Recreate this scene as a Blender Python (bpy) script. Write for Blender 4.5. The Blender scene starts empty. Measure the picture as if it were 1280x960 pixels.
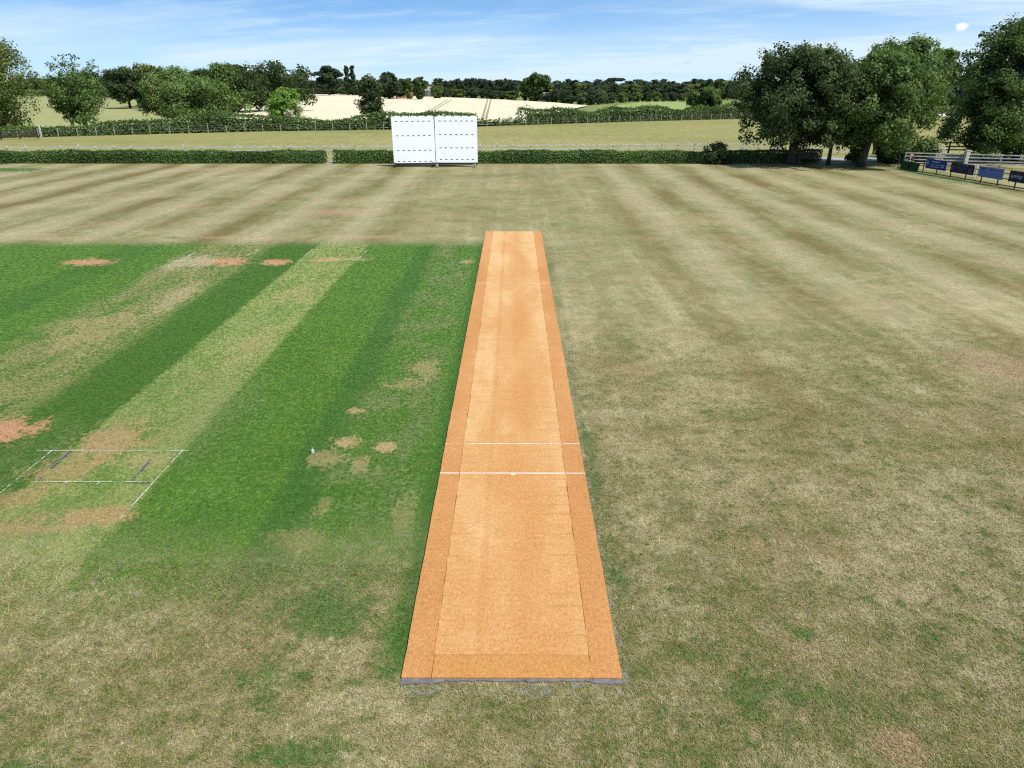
import bpy, bmesh, math
import numpy as np
from mathutils import Vector, Matrix

SC = bpy.context.scene
COL = SC.collection
PI = math.pi

# ------------------------------------------------------------------ camera
H = 6.825
FPX = 887.0                       # focal length in pixels of a 1280 px wide frame
PITCH = math.atan(377.0 / FPX)
YAW = 0.00239
cam_d = bpy.data.cameras.new("camera")
cam = bpy.data.objects.new("camera", cam_d)
COL.objects.link(cam)
cam.location = (0, 0, H)
cam.rotation_euler = (PI / 2 - PITCH, 0, YAW)
cam_d.sensor_width = 36.0
cam_d.lens = FPX / 1280 * 36.0
cam_d.clip_end = 6000
SC.camera = cam
CAMROT = cam.rotation_euler.to_matrix()


def ray(px, py):
    return CAMROT @ Vector(((px - 640) / FPX, -(py - 480) / FPX, -1.0))


def P(px, py, z=0.0):
    """place on the level z that a spot of the photograph shows"""
    d = ray(px, py)
    t = (z - H) / d.z
    return Vector((d.x * t, d.y * t, z))


def at(px, py, Y):
    """place on the upright plane y = Y"""
    d = ray(px, py)
    t = Y / d.y
    return Vector((d.x * t, Y, H + d.z * t))


# ------------------------------------------------------------------ node expressions
def lin(c):
    c = c / 255.0
    return c / 12.92 if c <= 0.04045 else ((c + 0.055) / 1.055) ** 2.4


EXPO = 1.70      # how bright a level white surface in the sun comes out


def S(r, g, b, k=None):
    """albedo of a sunlit surface that shows as this sRGB colour"""
    k = EXPO if k is None else k
    return (min(lin(r) / k, .9), min(lin(g) / k, .9), min(lin(b) / k, .9), 1.0)


class V:
    nt = None

    def __init__(self, s):
        self.s = s

    @staticmethod
    def math(op, *a, clamp=False):
        n = V.nt.nodes.new("ShaderNodeMath")
        n.operation = op
        n.use_clamp = clamp
        for i, x in enumerate(a):
            if isinstance(x, V):
                V.nt.links.new(x.s, n.inputs[i])
            else:
                n.inputs[i].default_value = float(x)
        return V(n.outputs[0])

    def __add__(a, b): return V.math("ADD", a, b)
    def __radd__(a, b): return V.math("ADD", b, a)
    def __sub__(a, b): return V.math("SUBTRACT", a, b)
    def __rsub__(a, b): return V.math("SUBTRACT", b, a)
    def __mul__(a, b): return V.math("MULTIPLY", a, b)
    def __rmul__(a, b): return V.math("MULTIPLY", b, a)
    def __truediv__(a, b): return V.math("DIVIDE", a, b)
    def __rtruediv__(a, b): return V.math("DIVIDE", b, a)
    def __neg__(a): return V.math("MULTIPLY", a, -1)


def mn(a, b): return V.math("MINIMUM", a, b)
def mx(a, b): return V.math("MAXIMUM", a, b)
def clamp(a): return V.math("ADD", a, 0.0, clamp=True)
def absv(a): return V.math("ABSOLUTE", a)
def sqrt(a): return V.math("SQRT", a)
def frac(a): return V.math("FRACT", a)
def sin(a): return V.math("SINE", a)


def ss(a, b, x):
    """smooth step from 0 at a to 1 at b"""
    n = V.nt.nodes.new("ShaderNodeMapRange")
    n.interpolation_type = 'SMOOTHSTEP'
    if a <= b:
        n.inputs[1].default_value = a; n.inputs[2].default_value = b
        n.inputs[3].default_value = 0; n.inputs[4].default_value = 1
    else:
        n.inputs[1].default_value = b; n.inputs[2].default_value = a
        n.inputs[3].default_value = 1; n.inputs[4].default_value = 0
    V.nt.links.new(x.s, n.inputs[0])
    return V(n.outputs[0])


def band(x, a, b, w):
    return ss(a - w, a + w, x) * ss(b + w, b - w, x)


def vec(x, y, z=0.0):
    n = V.nt.nodes.new("ShaderNodeCombineXYZ")
    for i, q in enumerate((x, y, z)):
        if isinstance(q, V):
            V.nt.links.new(q.s, n.inputs[i])
        else:
            n.inputs[i].default_value = q
    return V(n.outputs[0])


def noise(p, scale, detail=2.0, rough=0.5, dist=0.0, color=False):
    n = V.nt.nodes.new("ShaderNodeTexNoise")
    n.inputs["Scale"].default_value = scale
    n.inputs["Detail"].default_value = detail
    n.inputs["Roughness"].default_value = rough
    n.inputs["Distortion"].default_value = dist
    V.nt.links.new(p.s, n.inputs["Vector"])
    return V(n.outputs["Color" if color else 0])


def mixc(f, a, b, mode='MIX'):
    n = V.nt.nodes.new("ShaderNodeMix")
    n.data_type = 'RGBA'
    n.blend_type = mode
    n.clamp_factor = True
    for idx, q in ((0, f), (6, a), (7, b)):
        if isinstance(q, V):
            V.nt.links.new(q.s, n.inputs[idx])
        elif isinstance(q, tuple):
            n.inputs[idx].default_value = q
        else:
            n.inputs[idx].default_value = q
    return V(n.outputs[2])


def scale_c(c, f):
    n = V.nt.nodes.new("ShaderNodeVectorMath")
    n.operation = 'SCALE'
    V.nt.links.new(c.s, n.inputs[0])
    V.nt.links.new(f.s, n.inputs["Scale"])
    return V(n.outputs[0])


def position():
    g = V.nt.nodes.new("ShaderNodeNewGeometry")
    s = V.nt.nodes.new("ShaderNodeSeparateXYZ")
    V.nt.links.new(g.outputs["Position"], s.inputs[0])
    return V(g.outputs["Position"]), V(s.outputs[0]), V(s.outputs[1]), V(s.outputs[2])


def objcoord():
    g = V.nt.nodes.new("ShaderNodeTexCoord")
    s = V.nt.nodes.new("ShaderNodeSeparateXYZ")
    V.nt.links.new(g.outputs["Object"], s.inputs[0])
    return V(g.outputs["Object"]), V(s.outputs[0]), V(s.outputs[1]), V(s.outputs[2])


def new_mat(name):
    m = bpy.data.materials.new(name)
    m.use_nodes = True
    V.nt = m.node_tree
    b = m.node_tree.nodes["Principled BSDF"]
    return m, b


def finish(m, b, col, rough=0.8, bump=None, bump_s=0.5, bump_d=0.02, spec=0.3):
    nt = m.node_tree
    if isinstance(col, V):
        nt.links.new(col.s, b.inputs["Base Color"])
    else:
        b.inputs["Base Color"].default_value = col
    if isinstance(rough, V):
        nt.links.new(rough.s, b.inputs["Roughness"])
    else:
        b.inputs["Roughness"].default_value = rough
    b.inputs["Specular IOR Level"].default_value = spec
    if bump is not None:
        n = nt.nodes.new("ShaderNodeBump")
        n.inputs["Strength"].default_value = bump_s
        n.inputs["Distance"].default_value = bump_d
        nt.links.new(bump.s, n.inputs["Height"])
        nt.links.new(n.outputs[0], b.inputs["Normal"])
    return m


# ------------------------------------------------------------------ materials
def ell(x, y, cx, cy, rx, ry, soft, wob):
    """blotch mask with a ragged, broken edge"""
    dx = (x - cx) / rx
    dy = (y - cy) / ry
    return ss(-.12, soft, (0.95 - sqrt(dx * dx + dy * dy)) * .8 + wob)


def grass_mat():
    m, b = new_mat("cricket_turf")
    p, x, y, z = position()
    at_ = V.nt.nodes.new("ShaderNodeAttribute"); at_.attribute_name = "blade"
    blade = V(at_.outputs["Fac"])
    q = vec(x, y, 0.0)
    n_big = noise(q, 0.16, 3, 0.6) - .5
    n_med = noise(q, 0.75, 3, 0.62) - .5
    n_pat = noise(q, 2.6, 3, 0.65) - .5
    n_sm = noise(q, 9.0, 3, 0.7) - .5
    n_fine = noise(q, 42.0, 2, 0.8) - .5
    k1 = noise(vec(x, y, 7.0), 2.4, 1, .7) - .5
    k2 = noise(vec(x, y, 9.0), 6.0, 1, .7) - .5
    k3 = noise(vec(x, y, 11.0), 17.0, 1, .7) - .5
    k4 = noise(vec(x, y, 13.0), 60.0, 1, .8) - .5
    qs = vec(x * 1.0, y * 0.35, 0.0)
    n_str = noise(qs, 1.2, 5, 0.72) - .5
    n_row = noise(vec(x * 0.30, y, 3.0), 1.5, 5, 0.7) - .5      # short streaks left by the mower crossing
    n_lane = noise(vec(x + n_med * .25, y * .05, 21.0), 1.5, 4, 0.72) - .5      # streaks along the mower's run
    wob = n_pat * 1.3 + n_sm * 1.3 + n_med * .8 + k3 * .4 + n_str * 1.3
    edge = n_pat * 0.7 + n_sm * 0.6
    far = ss(13, 30, y)
    k5 = noise(vec(x, y * .33, 15.0), 9.0, 2, .8) - .5
    k6 = noise(vec(x, y * .4, 17.0), 21.0, 1, .8) - .5
    spk = k5 * 2.1 * far + k6 * 1.9 * ss(10, 18, y) + k1 * .3 * far + k2 * (far * 1.1 + .5) + k3 * (far * 1.6 + 1.0) + k4 * 1.0      # grain of the sward, at every size
    # ---------------- dry outfield
    straw = S(203, 190, 145); tan = S(184, 153, 114); green = S(95, 116, 55); olive = S(135, 125, 76)
    near = ss(26, 5, y)
    g = n_big * 1.2 + n_med * 1.0 + n_pat * 1.0 + n_sm * 1.2 + n_row * .2 + n_lane * 1.3 * ss(9, 22, y) + spk * (.9 + far * .5) + near * 0.20
    c = mixc(ss(-0.55, 0.45, g), straw, olive)
    c = mixc(ss(0.10, 0.62, g + k2 * .6) * 0.85, c, green)
    t = (noise(q, 0.33, 3, 0.6) - 0.5) * 1.3 + n_row * .25 + n_lane * 1.0 * ss(9, 22, y) + n_sm * .9 + k3 * 1.2
    c = mixc(ss(-0.05, 0.55, t) * 0.70, c, tan)
    # mower stripes, parallel to the matting
    xs = x + (noise(q, 0.12, 2, 0.5) - 0.5) * 1.8
    ph = frac((xs + 0.1) / 4.05)
    st = ss(0.25, 0.07, absv(ph - 0.5) + k5 * .16 + n_med * .08)
    st_amp = ss(0.36, 0.62, noise(qs, 0.28, 3, 0.6) + k1 * .25) * ss(8, 16, y) * (ss(4.5, 8.0, absv(x)) * 0.75 + 0.2)
    c = mixc(st * st_amp * 0.80, c, mixc(ss(-.2, .2, k2), S(130, 106, 58), S(112, 104, 52)))
    ph2 = ss(0.28, 0.02, absv(frac((xs + 2.1) / 4.05) - 0.5))
    c = mixc(ph2 * 0.34 * ss(12, 30, y) * ss(3, 8, absv(x)), c, S(208, 192, 152))
    # pinkish bare places beyond the square and here and there
    for cx, cy, rx, ry, a in ((-12.9, 33.9, 2.2, .5, .55), (-7.2, 34.1, 2.0, .5, .5), (-22, 33.7, 2.0, .5, .4), (-9.8, 41.2, 2.6, 1.2, .55),
                              (4.3, 5.7, .35, .3, .55), (12.7, 17.3, 1.2, 1.5, .45), (19.0, 67.0, 1.6, .7, .7), (-26, 63, 7, .8, .4), (-2, 44, 2.5, .8, .4)):
        c = mixc(ell(x, y, cx, cy, rx, ry, .6, wob) * a, c, S(198, 160, 126))
    # green blotches
    for cx, cy, rx, ry, a in ((-42.5, 62.5, 4.0, 1.7, 1.0), (-16.2, 33.9, .8, .4, .5), (-2.55, 7.9, .75, .8, .8), (-3.0, 6.7, .35, .6, .6), (-2.2, 5.6, .9, .25, .6),
                              (33.5, 58, 2.2, 8, .6), (31, 64, 4, 2, .45), (3.9, 7.5, .25, .15, .6), (5.0, 8.6, .3, .12, .6), (1.65, 8.5, .25, .6, .5), (1.5, 13.0, .2, .9, .55),
                              (-1.55, 7.3, .25, .7, .6), (-5.3, 5.3, .8, .5, .5), (3.0, 6.5, .9, .35, .45)):
        c = mixc(ell(x, y, cx, cy, rx, ry, .5, wob) * a, c, S(82, 116, 52))
    # small tufts of green all over the near ground
    tuft = ss(0.02, 0.22, n_pat * 1.1 + n_sm * 1.2 + k2 * .8 - .10) * ss(-.10, .12, noise(q, 0.55, 2, .5) - .5) * ss(24, 10, y)
    c = mixc(tuft * 0.62, c, S(74, 108, 50))

    # ---------------- watered square
    xe = x + edge * 0.35
    ye = y + edge * 0.9 + n_med * 1.2
    G1 = S(74, 113, 38); G2 = S(99, 136, 48); G3 = S(64, 100, 36)
    sq = mixc(ss(-0.4, 0.4, n_med * 1.0 + n_sm * .9 + spk * 1.1), G1, G2)
    sq = mixc(ss(.0, .25, n_str) * .5, sq, G3)
    sq = mixc(ss(.0, .3, k2 * .8 + k3 * 1.2 - .06) * .35, sq, S(132, 150, 90))
    sq = mixc(band(xe, -17.6, -15.9, .2) * .4, sq, S(62, 104, 40))      # deeper strip
    sq = mixc(band(xe, -10.9, -8.95, .10) * .55, sq, G3)
    sq = mixc(band(xe, -4.25, -3.45, .15) * .5, sq, S(56, 98, 44))
    # tired strip
    dry = mixc(ss(-.3, .35, n_str * 1.4 + n_sm + spk * .7), S(102, 124, 62), S(164, 152, 102))
    sq = mixc(band(xe + n_med * 1.6, -14.1, -11.0, .6) * ss(-.28, .05, n_str + n_med * .6 + n_sm * .6) * ss(10, 16, ye) * .85, sq, dry)
    # used pitch, paler
    pit = mixc(ss(-.35, .35, n_str * 1.3 + n_sm * .9 + n_med * .7 + spk * .7), S(112, 140, 64), S(160, 164, 98))
    sq = mixc(band(xe, -8.92, -6.62, .12) * (ss(-.25, .15, n_str + n_sm * .5 + .10) * .45 + .5), sq, pit)
    # greyed strip beside the matting
    gr = mixc(ss(-.3, .35, n_str * 1.3 + n_sm * 1.1 + spk * .7), S(78, 112, 56), S(140, 142, 90))
    sq = mixc(band(xe + n_med * .7, -3.5, -1.75, .4) * ss(-.16, .14, n_med + n_str * .7 + n_sm * .5) * .75, sq, gr)
    sq = mixc(ss(.0, .18, noise(qs, .33, 4, .65) - .5 + n_sm * .4) * ss(24, 11, y) * .5, sq, mixc(ss(-.3, .3, spk), S(98, 118, 64), S(142, 148, 96)))
    sq = mixc(ss(-1.75, -1.4, xe) * .6, sq, S(54, 98, 42))
    # dry blotches
    ST = S(192, 168, 118); SO = S(200, 152, 112); TA = S(184, 152, 106)
    for cx, cy, rx, ry, a, colr in ((-3.4, 13.0, .38, .36, .85, ST), (-2.62, 12.75, .22, .24, .85, ST), (-3.55, 14.5, .3, .2, .7, ST), (-3.7, 12.3, .4, .4, .5, ST),
                                    (-2.95, 12.1, .22, .35, .45, ST), (-3.3, 10.6, .2, .4, .35, ST), (-2.2, 17, .4, .6, .45, ST), (-2.6, 16, .5, .4, .45, ST),
                                    (-1.9, 10.2, .22, .7, .3, ST), (-3.4, 9.6, .6, .35, .3, ST),
                                    (-8.3, 13.0, .85, 1.0, .75, TA), (-8.6, 11.7, .8, .55, .55, TA), (-7.4, 10.25, 1.1, .33, .75, TA), (-8.1, 9.9, .8, .22, .7, TA),
                                    (-8.8, 10.9, .5, .4, .6, TA), (-7.2, 12.2, .4, .4, .4, ST),
                                    (-11.05, 13.3, .98, .9, 1., SO), (-17.5, 28.9, 1.15, .66, 1., SO), (-12.1, 29.0, 1.3, .85, 1., SO), (-13.2, 28.8, 1.2, 1.3, .7, S(190, 176, 136)),
                                    (-9.8, 28.9, .66, .62, 1., SO), (-7.75, 29.3, .85, .5, .7, S(206, 168, 120)), (-6.9, 29.4, .9, .5, .45, ST), (-1.9, 29, .3, .5, .6, ST),
                                    (-12.5, 20.5, 1.0, 2.2, .4, ST), (-11.6, 23.5, .5, 2.0, .6, S(186, 170, 126)), (-7.6, 24, .7, 1.3, .35, ST), (-7.4, 19, .5, 1.6, .35, ST)):
        sq = mixc(ell(x, y, cx, cy, rx, ry, .36, wob) * a, sq, colr)
    sq_m = ss(-1.2, -1.4, x) * ss(33.5, 31.7, ye + k5 * 1.6) * ss(6.7, 10.3, ye + n_sm * 1.5 + k2 * 1.5 + ss(-6.6, -8.5, x) * -1.1 + ss(-4.0, -2.0, x) * -.4)
    sq_m = mx(sq_m, ss(-1.2, -1.40, x) * ss(-1.9, -1.5, xe) * ss(6.4, 7.2, y) * ss(33, 31, y) * .8)
    c = mixc(sq_m, c, sq)
    # moist green fringe on the other edge of the matting
    c = mixc(band(xe, 1.3, 1.62, .12) * ss(-.08, .14, noise(q, .5, 3, .6) - .5 + n_sm * .5) * ss(6, 8, y) * ss(34, 26, y) * .6, c, S(86, 110, 56))
    # chalky grey scraps along the edge and the end of the matting
    gs = mx(band(x, 1.36, 1.44, .03) * ss(6.35, 6.55, y), ss(-1.5, -1.3, x) * ss(1.5, 1.3, x) * band(y, 6.42, 6.66, .08))
    c = mixc(gs * ss(.02, .16, n_pat * 1.4 + n_med * .8 + k2 * .7) * ss(30, 14, y) * .55, c, S(170, 164, 152))
    # blades: bright tips and dark gaps
    c = scale_c(c, clamp(0.5 + (spk * .62 + n_sm * .35 + n_fine * .5) * (1.12 - sq_m * .45)) * 1.25 + 0.35 + blade)
    h = n_fine * 1.0 + n_sm * 1.2 + k2
    return finish(m, b, c, 0.9, h, 0.4, 0.03, 0.12)


def field_mat(name, c1, c2, c3, sc=1.0):
    m, b = new_mat(name)
    p, x, y, z = position()
    qf = vec(x, y * .14, 2)
    nf = noise(qf, 2.2 * sc, 3, .75)
    q = vec(x * .4, y, 0)
    n1 = noise(q, .06 * sc, 3, .6); n2 = noise(q, .5 * sc, 5, .7); n3 = noise(q, 3.0 * sc, 4, .75)
    f = (n1 - .5) * 1.4 + (n2 - .5) * 1.2 + (n3 - .5) * .9 + (nf - .5) * 1.2
    c = mixc(ss(-.4, .45, f), c1, c2)
    c = mixc(ss(.1, .6, (n2 - .5) * 1.5 + (n3 - .5)) * .6, c, c3)
    c = scale_c(c, clamp(.5 + (n3 - .5) * .7 + (nf - .5) * 1.5) * .9 + .55)
    return finish(m, b, c, .9, n3, .4, .1, .1)


def wheat_mat(lines):
    m, b = new_mat("ripe_wheat")
    p, x, y, z = position()
    n1 = noise(vec(x, y * .3, 0), .05, 3, .6); n2 = noise(vec(x, y * .3, 0), .6, 4, .7)
    c = mixc(ss(-.3, .35, (n1 - .5) + (n2 - .5) * .8), S(246, 228, 190), S(252, 240, 210))
    c = mixc(ss(.56, .72, noise(vec(x * .25, y, 0), .09, 3, .6)) * .5, c, S(232, 220, 150))
    for (a, d, w) in lines:
        ax, ay = a.x, a.y
        ux, uy = d.x - a.x, d.y - a.y
        L = math.hypot(ux, uy); ux /= L; uy /= L
        t = (x - ax) * ux + (y - ay) * uy
        o = absv((x - ax) * (-uy) + (y - ay) * ux + (n2 - .5) * w)
        c = mixc(ss(w, w * .4, o) * ss(-2, 2, t) * ss(L + 2, L - 2, t) * .75, c, S(132, 124, 84))
    c = scale_c(c, clamp(.5 + (n2 - .5) * .9) * .3 + .85)
    return finish(m, b, c, .85, n2, .3, .1, .1)


def leaf_mat(name, dark, light, sheen=0.16, trans=0.30):
    m, b = new_mat(name)
    nt = m.node_tree
    a = nt.nodes.new("ShaderNodeAttribute"); a.attribute_name = "tint"
    oi = nt.nodes.new("ShaderNodeObjectInfo")
    t = V(a.outputs["Fac"]); r = V(oi.outputs["Random"])
    c = mixc(clamp(t), dark, light)
    c = scale_c(c, r * .35 + .82)
    finish(m, b, c, .55, None, spec=sheen)
    tr = nt.nodes.new("ShaderNodeBsdfTranslucent")
    nt.links.new(mixc(.5, c, (light[0] * 1.3, light[1] * 1.5, light[2] * .7, 1)).s, tr.inputs[0])
    ms = nt.nodes.new("ShaderNodeMixShader"); ms.inputs[0].default_value = trans
    nt.links.new(b.outputs[0], ms.inputs[1]); nt.links.new(tr.outputs[0], ms.inputs[2])
    nt.links.new(ms.outputs[0], nt.nodes["Material Output"].inputs[0])
    return m


def plain(name, c1, c2, rough=.7, sc=8.0, spec=.3, metal=0., stretch=(1, 1, 1), bump=.15):
    m, b = new_mat(name)
    o, x, y, z = objcoord()
    q = vec(x * stretch[0], y * stretch[1], z * stretch[2])
    n = noise(q, sc, 5, .65)
    c = mixc(ss(.3, .7, n), c1, c2)
    b.inputs["Metallic"].default_value = metal
    return finish(m, b, c, rough, n, bump, .01, spec)


def mat_weave(name, base, deep, pale, border):
    m, b = new_mat(name)
    p, x, y, z = position()
    q = vec(x, y, 0)
    nb = noise(vec(x * 1.2, y * .35, 1), .9, 3, .6); nm = noise(q, 3.2, 4, .65)
    nf = noise(q, 55, 3, .8); ns = noise(q, 16, 3, .7)
    rows = noise(vec(x * .12, y, 2), 9.0, 3, .7)
    f = (nb - .5) * 1.4 + (nm - .5) * .7 + (ns - .5) * .5
    if not border:
        # worn run towards the middle, paler by the seams; faint dark weave rows near the seams
        f = f + ss(.42, .05, absv(x - .20)) * .22 - ss(.30, .55, -x) * .14 - ss(.62, .95, x) * .16 + ss(-.36, -.42, x) * ss(-.55, -.45, x) * .2
    f = f + ss(16, 7, y) * .16 - ss(22, 34, y) * .22          # deeper tone at the near end, paler towards the far end
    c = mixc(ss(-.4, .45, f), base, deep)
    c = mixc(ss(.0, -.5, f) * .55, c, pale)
    if not border:
        rw = ss(.11, .03, absv(frac(y / .29 + (nm - .5) * .5) - .5)) * ss(.40, .70, noise(vec(x * .8, y * 2, 4), 1.6, 3, .7)) * (ss(.3, .9, absv(x + .1)) * .8 + .2)
        c = mixc(rw * .55, c, S(188, 134, 76))
    c = mixc(ss(.56, .7, rows) * .10, c, S(190, 128, 66))
    c = mixc(ss(.57, .72, nf) * .5, c, S(150, 92, 38))
    c = scale_c(c, clamp(.5 + (nf - .5) * 2.0 + (ns - .5) * 1.0 + (noise(q, 75, 2, .8) - .5) * 2.2 + (noise(vec(x, y * .45, 6), 30, 1, .6) - .5) * .7) * .80 + .60)
    return finish(m, b, c, .9, nf + rows * .6, .4, .012, .1)


def line_mat(name, col, wear, sc=14.0):
    """chalk on turf, thin where it is worn"""
    m, b = new_mat(name)
    nt = m.node_tree
    p, x, y, z = position()
    n = noise(vec(x, y, 0), sc, 4, .75)
    n2 = noise(vec(x, y, 5), 1.4, 3, .6)
    finish(m, b, col, .9, None, spec=.1)
    tr = nt.nodes.new("ShaderNodeBsdfTransparent")
    ms = nt.nodes.new("ShaderNodeMixShader")
    k = ss(wear, wear + .2, n + (n2 - .5) * .7)
    nt.links.new(k.s, ms.inputs[0])
    nt.links.new(tr.outputs[0], ms.inputs[1]); nt.links.new(b.outputs[0], ms.inputs[2])
    nt.links.new(ms.outputs[0], nt.nodes["Material Output"].inputs[0])
    return m


M = {}
M['turf'] = grass_mat()
M['paddock'] = field_mat("paddock_grass", S(172, 164, 106), S(148, 148, 86), S(188, 176, 124))
M['farmland'] = field_mat("farmland", S(150, 158, 92), S(120, 138, 72), S(168, 168, 108), .3)
M['pale_field'] = field_mat("pale_field", S(178, 176, 120), S(164, 166, 104), S(190, 182, 130), .6)
M['lime_field'] = field_mat("young_crop", S(206, 214, 150), S(190, 204, 130), S(214, 216, 160), .3)
M['green_crop'] = field_mat("green_crop", S(168, 182, 110), S(150, 168, 96), S(178, 184, 122), .3)
M['asphalt'] = plain("drive_asphalt", (.22, .22, .23, 1), (.30, .30, .30, 1), .9, 2.0)
M['white_paint'] = plain("white_painted_board", (.87, .88, .88, 1), (.90, .90, .90, 1), .5, 1.2, bump=0)
M['bench_wood'] = plain("old_bench_wood", (.10, .095, .08, 1), (.20, .185, .16, 1), .85, 5)
M['white_wood'] = plain("white_fence_paint", (.30, .295, .28, 1), (.52, .51, .49, 1), .7, 3)
M['grey_wood'] = plain("weathered_wood", (.30, .29, .26, 1), (.54, .52, .47, 1), .8, 4)
M['pale_post'] = plain("pale_stake_wood", (.20, .19, .165, 1), (.34, .32, .28, 1), .8, 4)
M['dark_wood'] = plain("creosoted_wood", (.022, .017, .013, 1), (.045, .035, .028, 1), .7, 5)
M['black_metal'] = plain("black_metal", (.012, .012, .013, 1), (.03, .03, .032, 1), .5, 6)
M['slot_grey'] = plain("grey_rail_paint", (.10, .10, .105, 1), (.15, .15, .155, 1), .6, 4)
M['grey_metal'] = plain("galvanised_steel", (.45, .46, .47, 1), (.6, .6, .62, 1), .45, 6, metal=.6)
M['wire'] = plain("fence_wire", (.12, .12, .12, 1), (.18, .18, .18, 1), .5, 6, metal=.5)
M['rubber'] = plain("tyre_rubber", (.02, .02, .02, 1), (.035, .035, .035, 1), .8, 9)
M['bark'] = plain("bark", (.030, .026, .020, 1), (.085, .075, .062, 1), .9, 3, stretch=(3, 3, .7), bump=.6)
M['twig'] = plain("hedge_dark_core", (.02, .022, .014, 1), (.035, .038, .022, 1), .95, 6)
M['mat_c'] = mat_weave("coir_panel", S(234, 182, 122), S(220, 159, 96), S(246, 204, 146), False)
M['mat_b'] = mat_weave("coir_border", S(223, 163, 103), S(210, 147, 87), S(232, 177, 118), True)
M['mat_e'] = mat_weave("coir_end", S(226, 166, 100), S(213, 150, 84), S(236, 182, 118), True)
M['lilac'] = plain("grey_lilac_underlay", S(150, 143, 142), S(118, 112, 118), .9, 9, spec=.1)
M['seam'] = plain("dark_seam", S(150, 100, 52), S(124, 80, 40), .9, 12, spec=.1)
M['chalk'] = line_mat("chalk_line", (.52, .56, .48, 1), .40)
M['chalk_worn'] = line_mat("worn_chalk_line", (.62, .64, .60, 1), .46)
M['blue_mark'] = line_mat("blue_grey_line", S(104, 112, 128), .44)
M['mat_line'] = line_mat("mat_crease_paint", (.74, .70, .66, 1), .30, 30)
M['mat_line_worn'] = line_mat("worn_mat_crease_paint", (.74, .66, .56, 1), .36, 30)
M['hedge'] = leaf_mat("hedge_leaves", (0.033, 0.065, 0.015, 1), (0.148, 0.244, 0.059, 1))
M['far_hedge'] = leaf_mat("field_hedge_leaves", (0.036, 0.066, 0.018, 1), (0.144, 0.220, 0.057, 1))
M['oak'] = leaf_mat("dark_oak_leaves", (0.019, 0.032, 0.011, 1), (0.090, 0.128, 0.039, 1))
M['mid'] = leaf_mat("mid_green_leaves", (0.033, 0.061, 0.017, 1), (0.153, 0.225, 0.056, 1))
M['bright'] = leaf_mat("bright_green_leaves", (0.072, 0.142, 0.022, 1), (0.189, 0.297, 0.049, 1))
M['olive'] = leaf_mat("olive_leaves", (0.048, 0.074, 0.019, 1), (0.192, 0.229, 0.061, 1))
M['grey'] = leaf_mat("grey_green_leaves", (0.040, 0.058, 0.029, 1), (0.220, 0.254, 0.131, 1), .3)
M['conifer'] = leaf_mat("dark_conifer_needles", (0.022, 0.042, 0.020, 1), (0.066, 0.099, 0.043, 1))
M['pale_bloom'] = leaf_mat("pale_blossom", (.36, .35, .26, 1), (.60, .58, .46, 1))
M['weeds'] = leaf_mat("tall_grass", (.10, .12, .04, 1), (.20, .20, .09, 1))
M['wool'] = plain("sheep_wool", (.60, .58, .52, 1), (.78, .76, .70, 1), .95, 9)
M['sheep_skin'] = plain("sheep_face", (.30, .27, .24, 1), (.42, .39, .35, 1), .9, 9)
M['brick'] = plain("house_brick", S(190, 118, 76), S(160, 96, 62), .85, 2)
M['render'] = plain("pale_render", S(214, 206, 196), S(196, 188, 178), .85, 2)
M['tile'] = plain("roof_tile", S(168, 112, 82), S(138, 92, 68), .85, 3)
M['slate'] = plain("pale_roof", S(190, 184, 178), S(160, 156, 154), .8, 3)
M['glass'] = plain("window_glass", (.05, .06, .08, 1), (.08, .09, .11, 1), .15, 1)
M['b_green'] = plain("green_board", S(34, 96, 36), S(28, 82, 30), .5, 2)
M['b_blue'] = plain("blue_board", S(28, 70, 150), S(24, 62, 136), .5, 2)
M['b_navy'] = plain("navy_board", S(26, 30, 62), S(22, 26, 54), .5, 2)
M['b_pale'] = plain("pale_blue_board", S(116, 142, 196), S(104, 130, 186), .5, 2)
M['ink_white'] = plain("white_ink", S(206, 216, 236), S(196, 206, 228), .6, 5)
M['ink_navy'] = plain("navy_ink", S(46, 52, 140), S(40, 46, 128), .6, 5)
M['ink_pink'] = plain("magenta_ink", S(150, 60, 140), S(140, 54, 132), .6, 5)
M['ink_dark'] = plain("dark_ink", S(56, 44, 56), S(50, 40, 50), .6, 5)
M['ink_soft'] = plain("soft_blue_ink", S(104, 122, 168), S(96, 114, 160), .6, 5)
M['red'] = plain("red_paint", S(190, 60, 60), S(170, 50, 50), .6, 5)


# ------------------------------------------------------------------ objects
def tag(o, label=None, cat=None, group=None, kind=None):
    if label: o['label'] = label
    if cat: o['category'] = cat
    if group: o['group'] = group
    if kind: o['kind'] = kind
    return o


def empty(name, loc=(0, 0, 0), rz=0.0):
    o = bpy.data.objects.new(name, None)
    o.empty_display_size = .3
    o.location = loc
    o.rotation_euler = (0, 0, rz)
    COL.objects.link(o)
    return o


def link(name, me, mat, parent=None, loc=None, rz=None):
    if mat is not None and not me.materials:
        me.materials.append(mat)
    o = bpy.data.objects.new(name, me)
    COL.objects.link(o)
    if parent: o.parent = parent
    if loc is not None: o.location = loc
    if rz is not None: o.rotation_euler = (0, 0, rz)
    return o


def copy_tree(o, parent=None):
    c = o.copy(); COL.objects.link(c)
    if parent: c.parent = parent
    for ch in o.children:
        copy_tree(ch, c)
    return c


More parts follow.
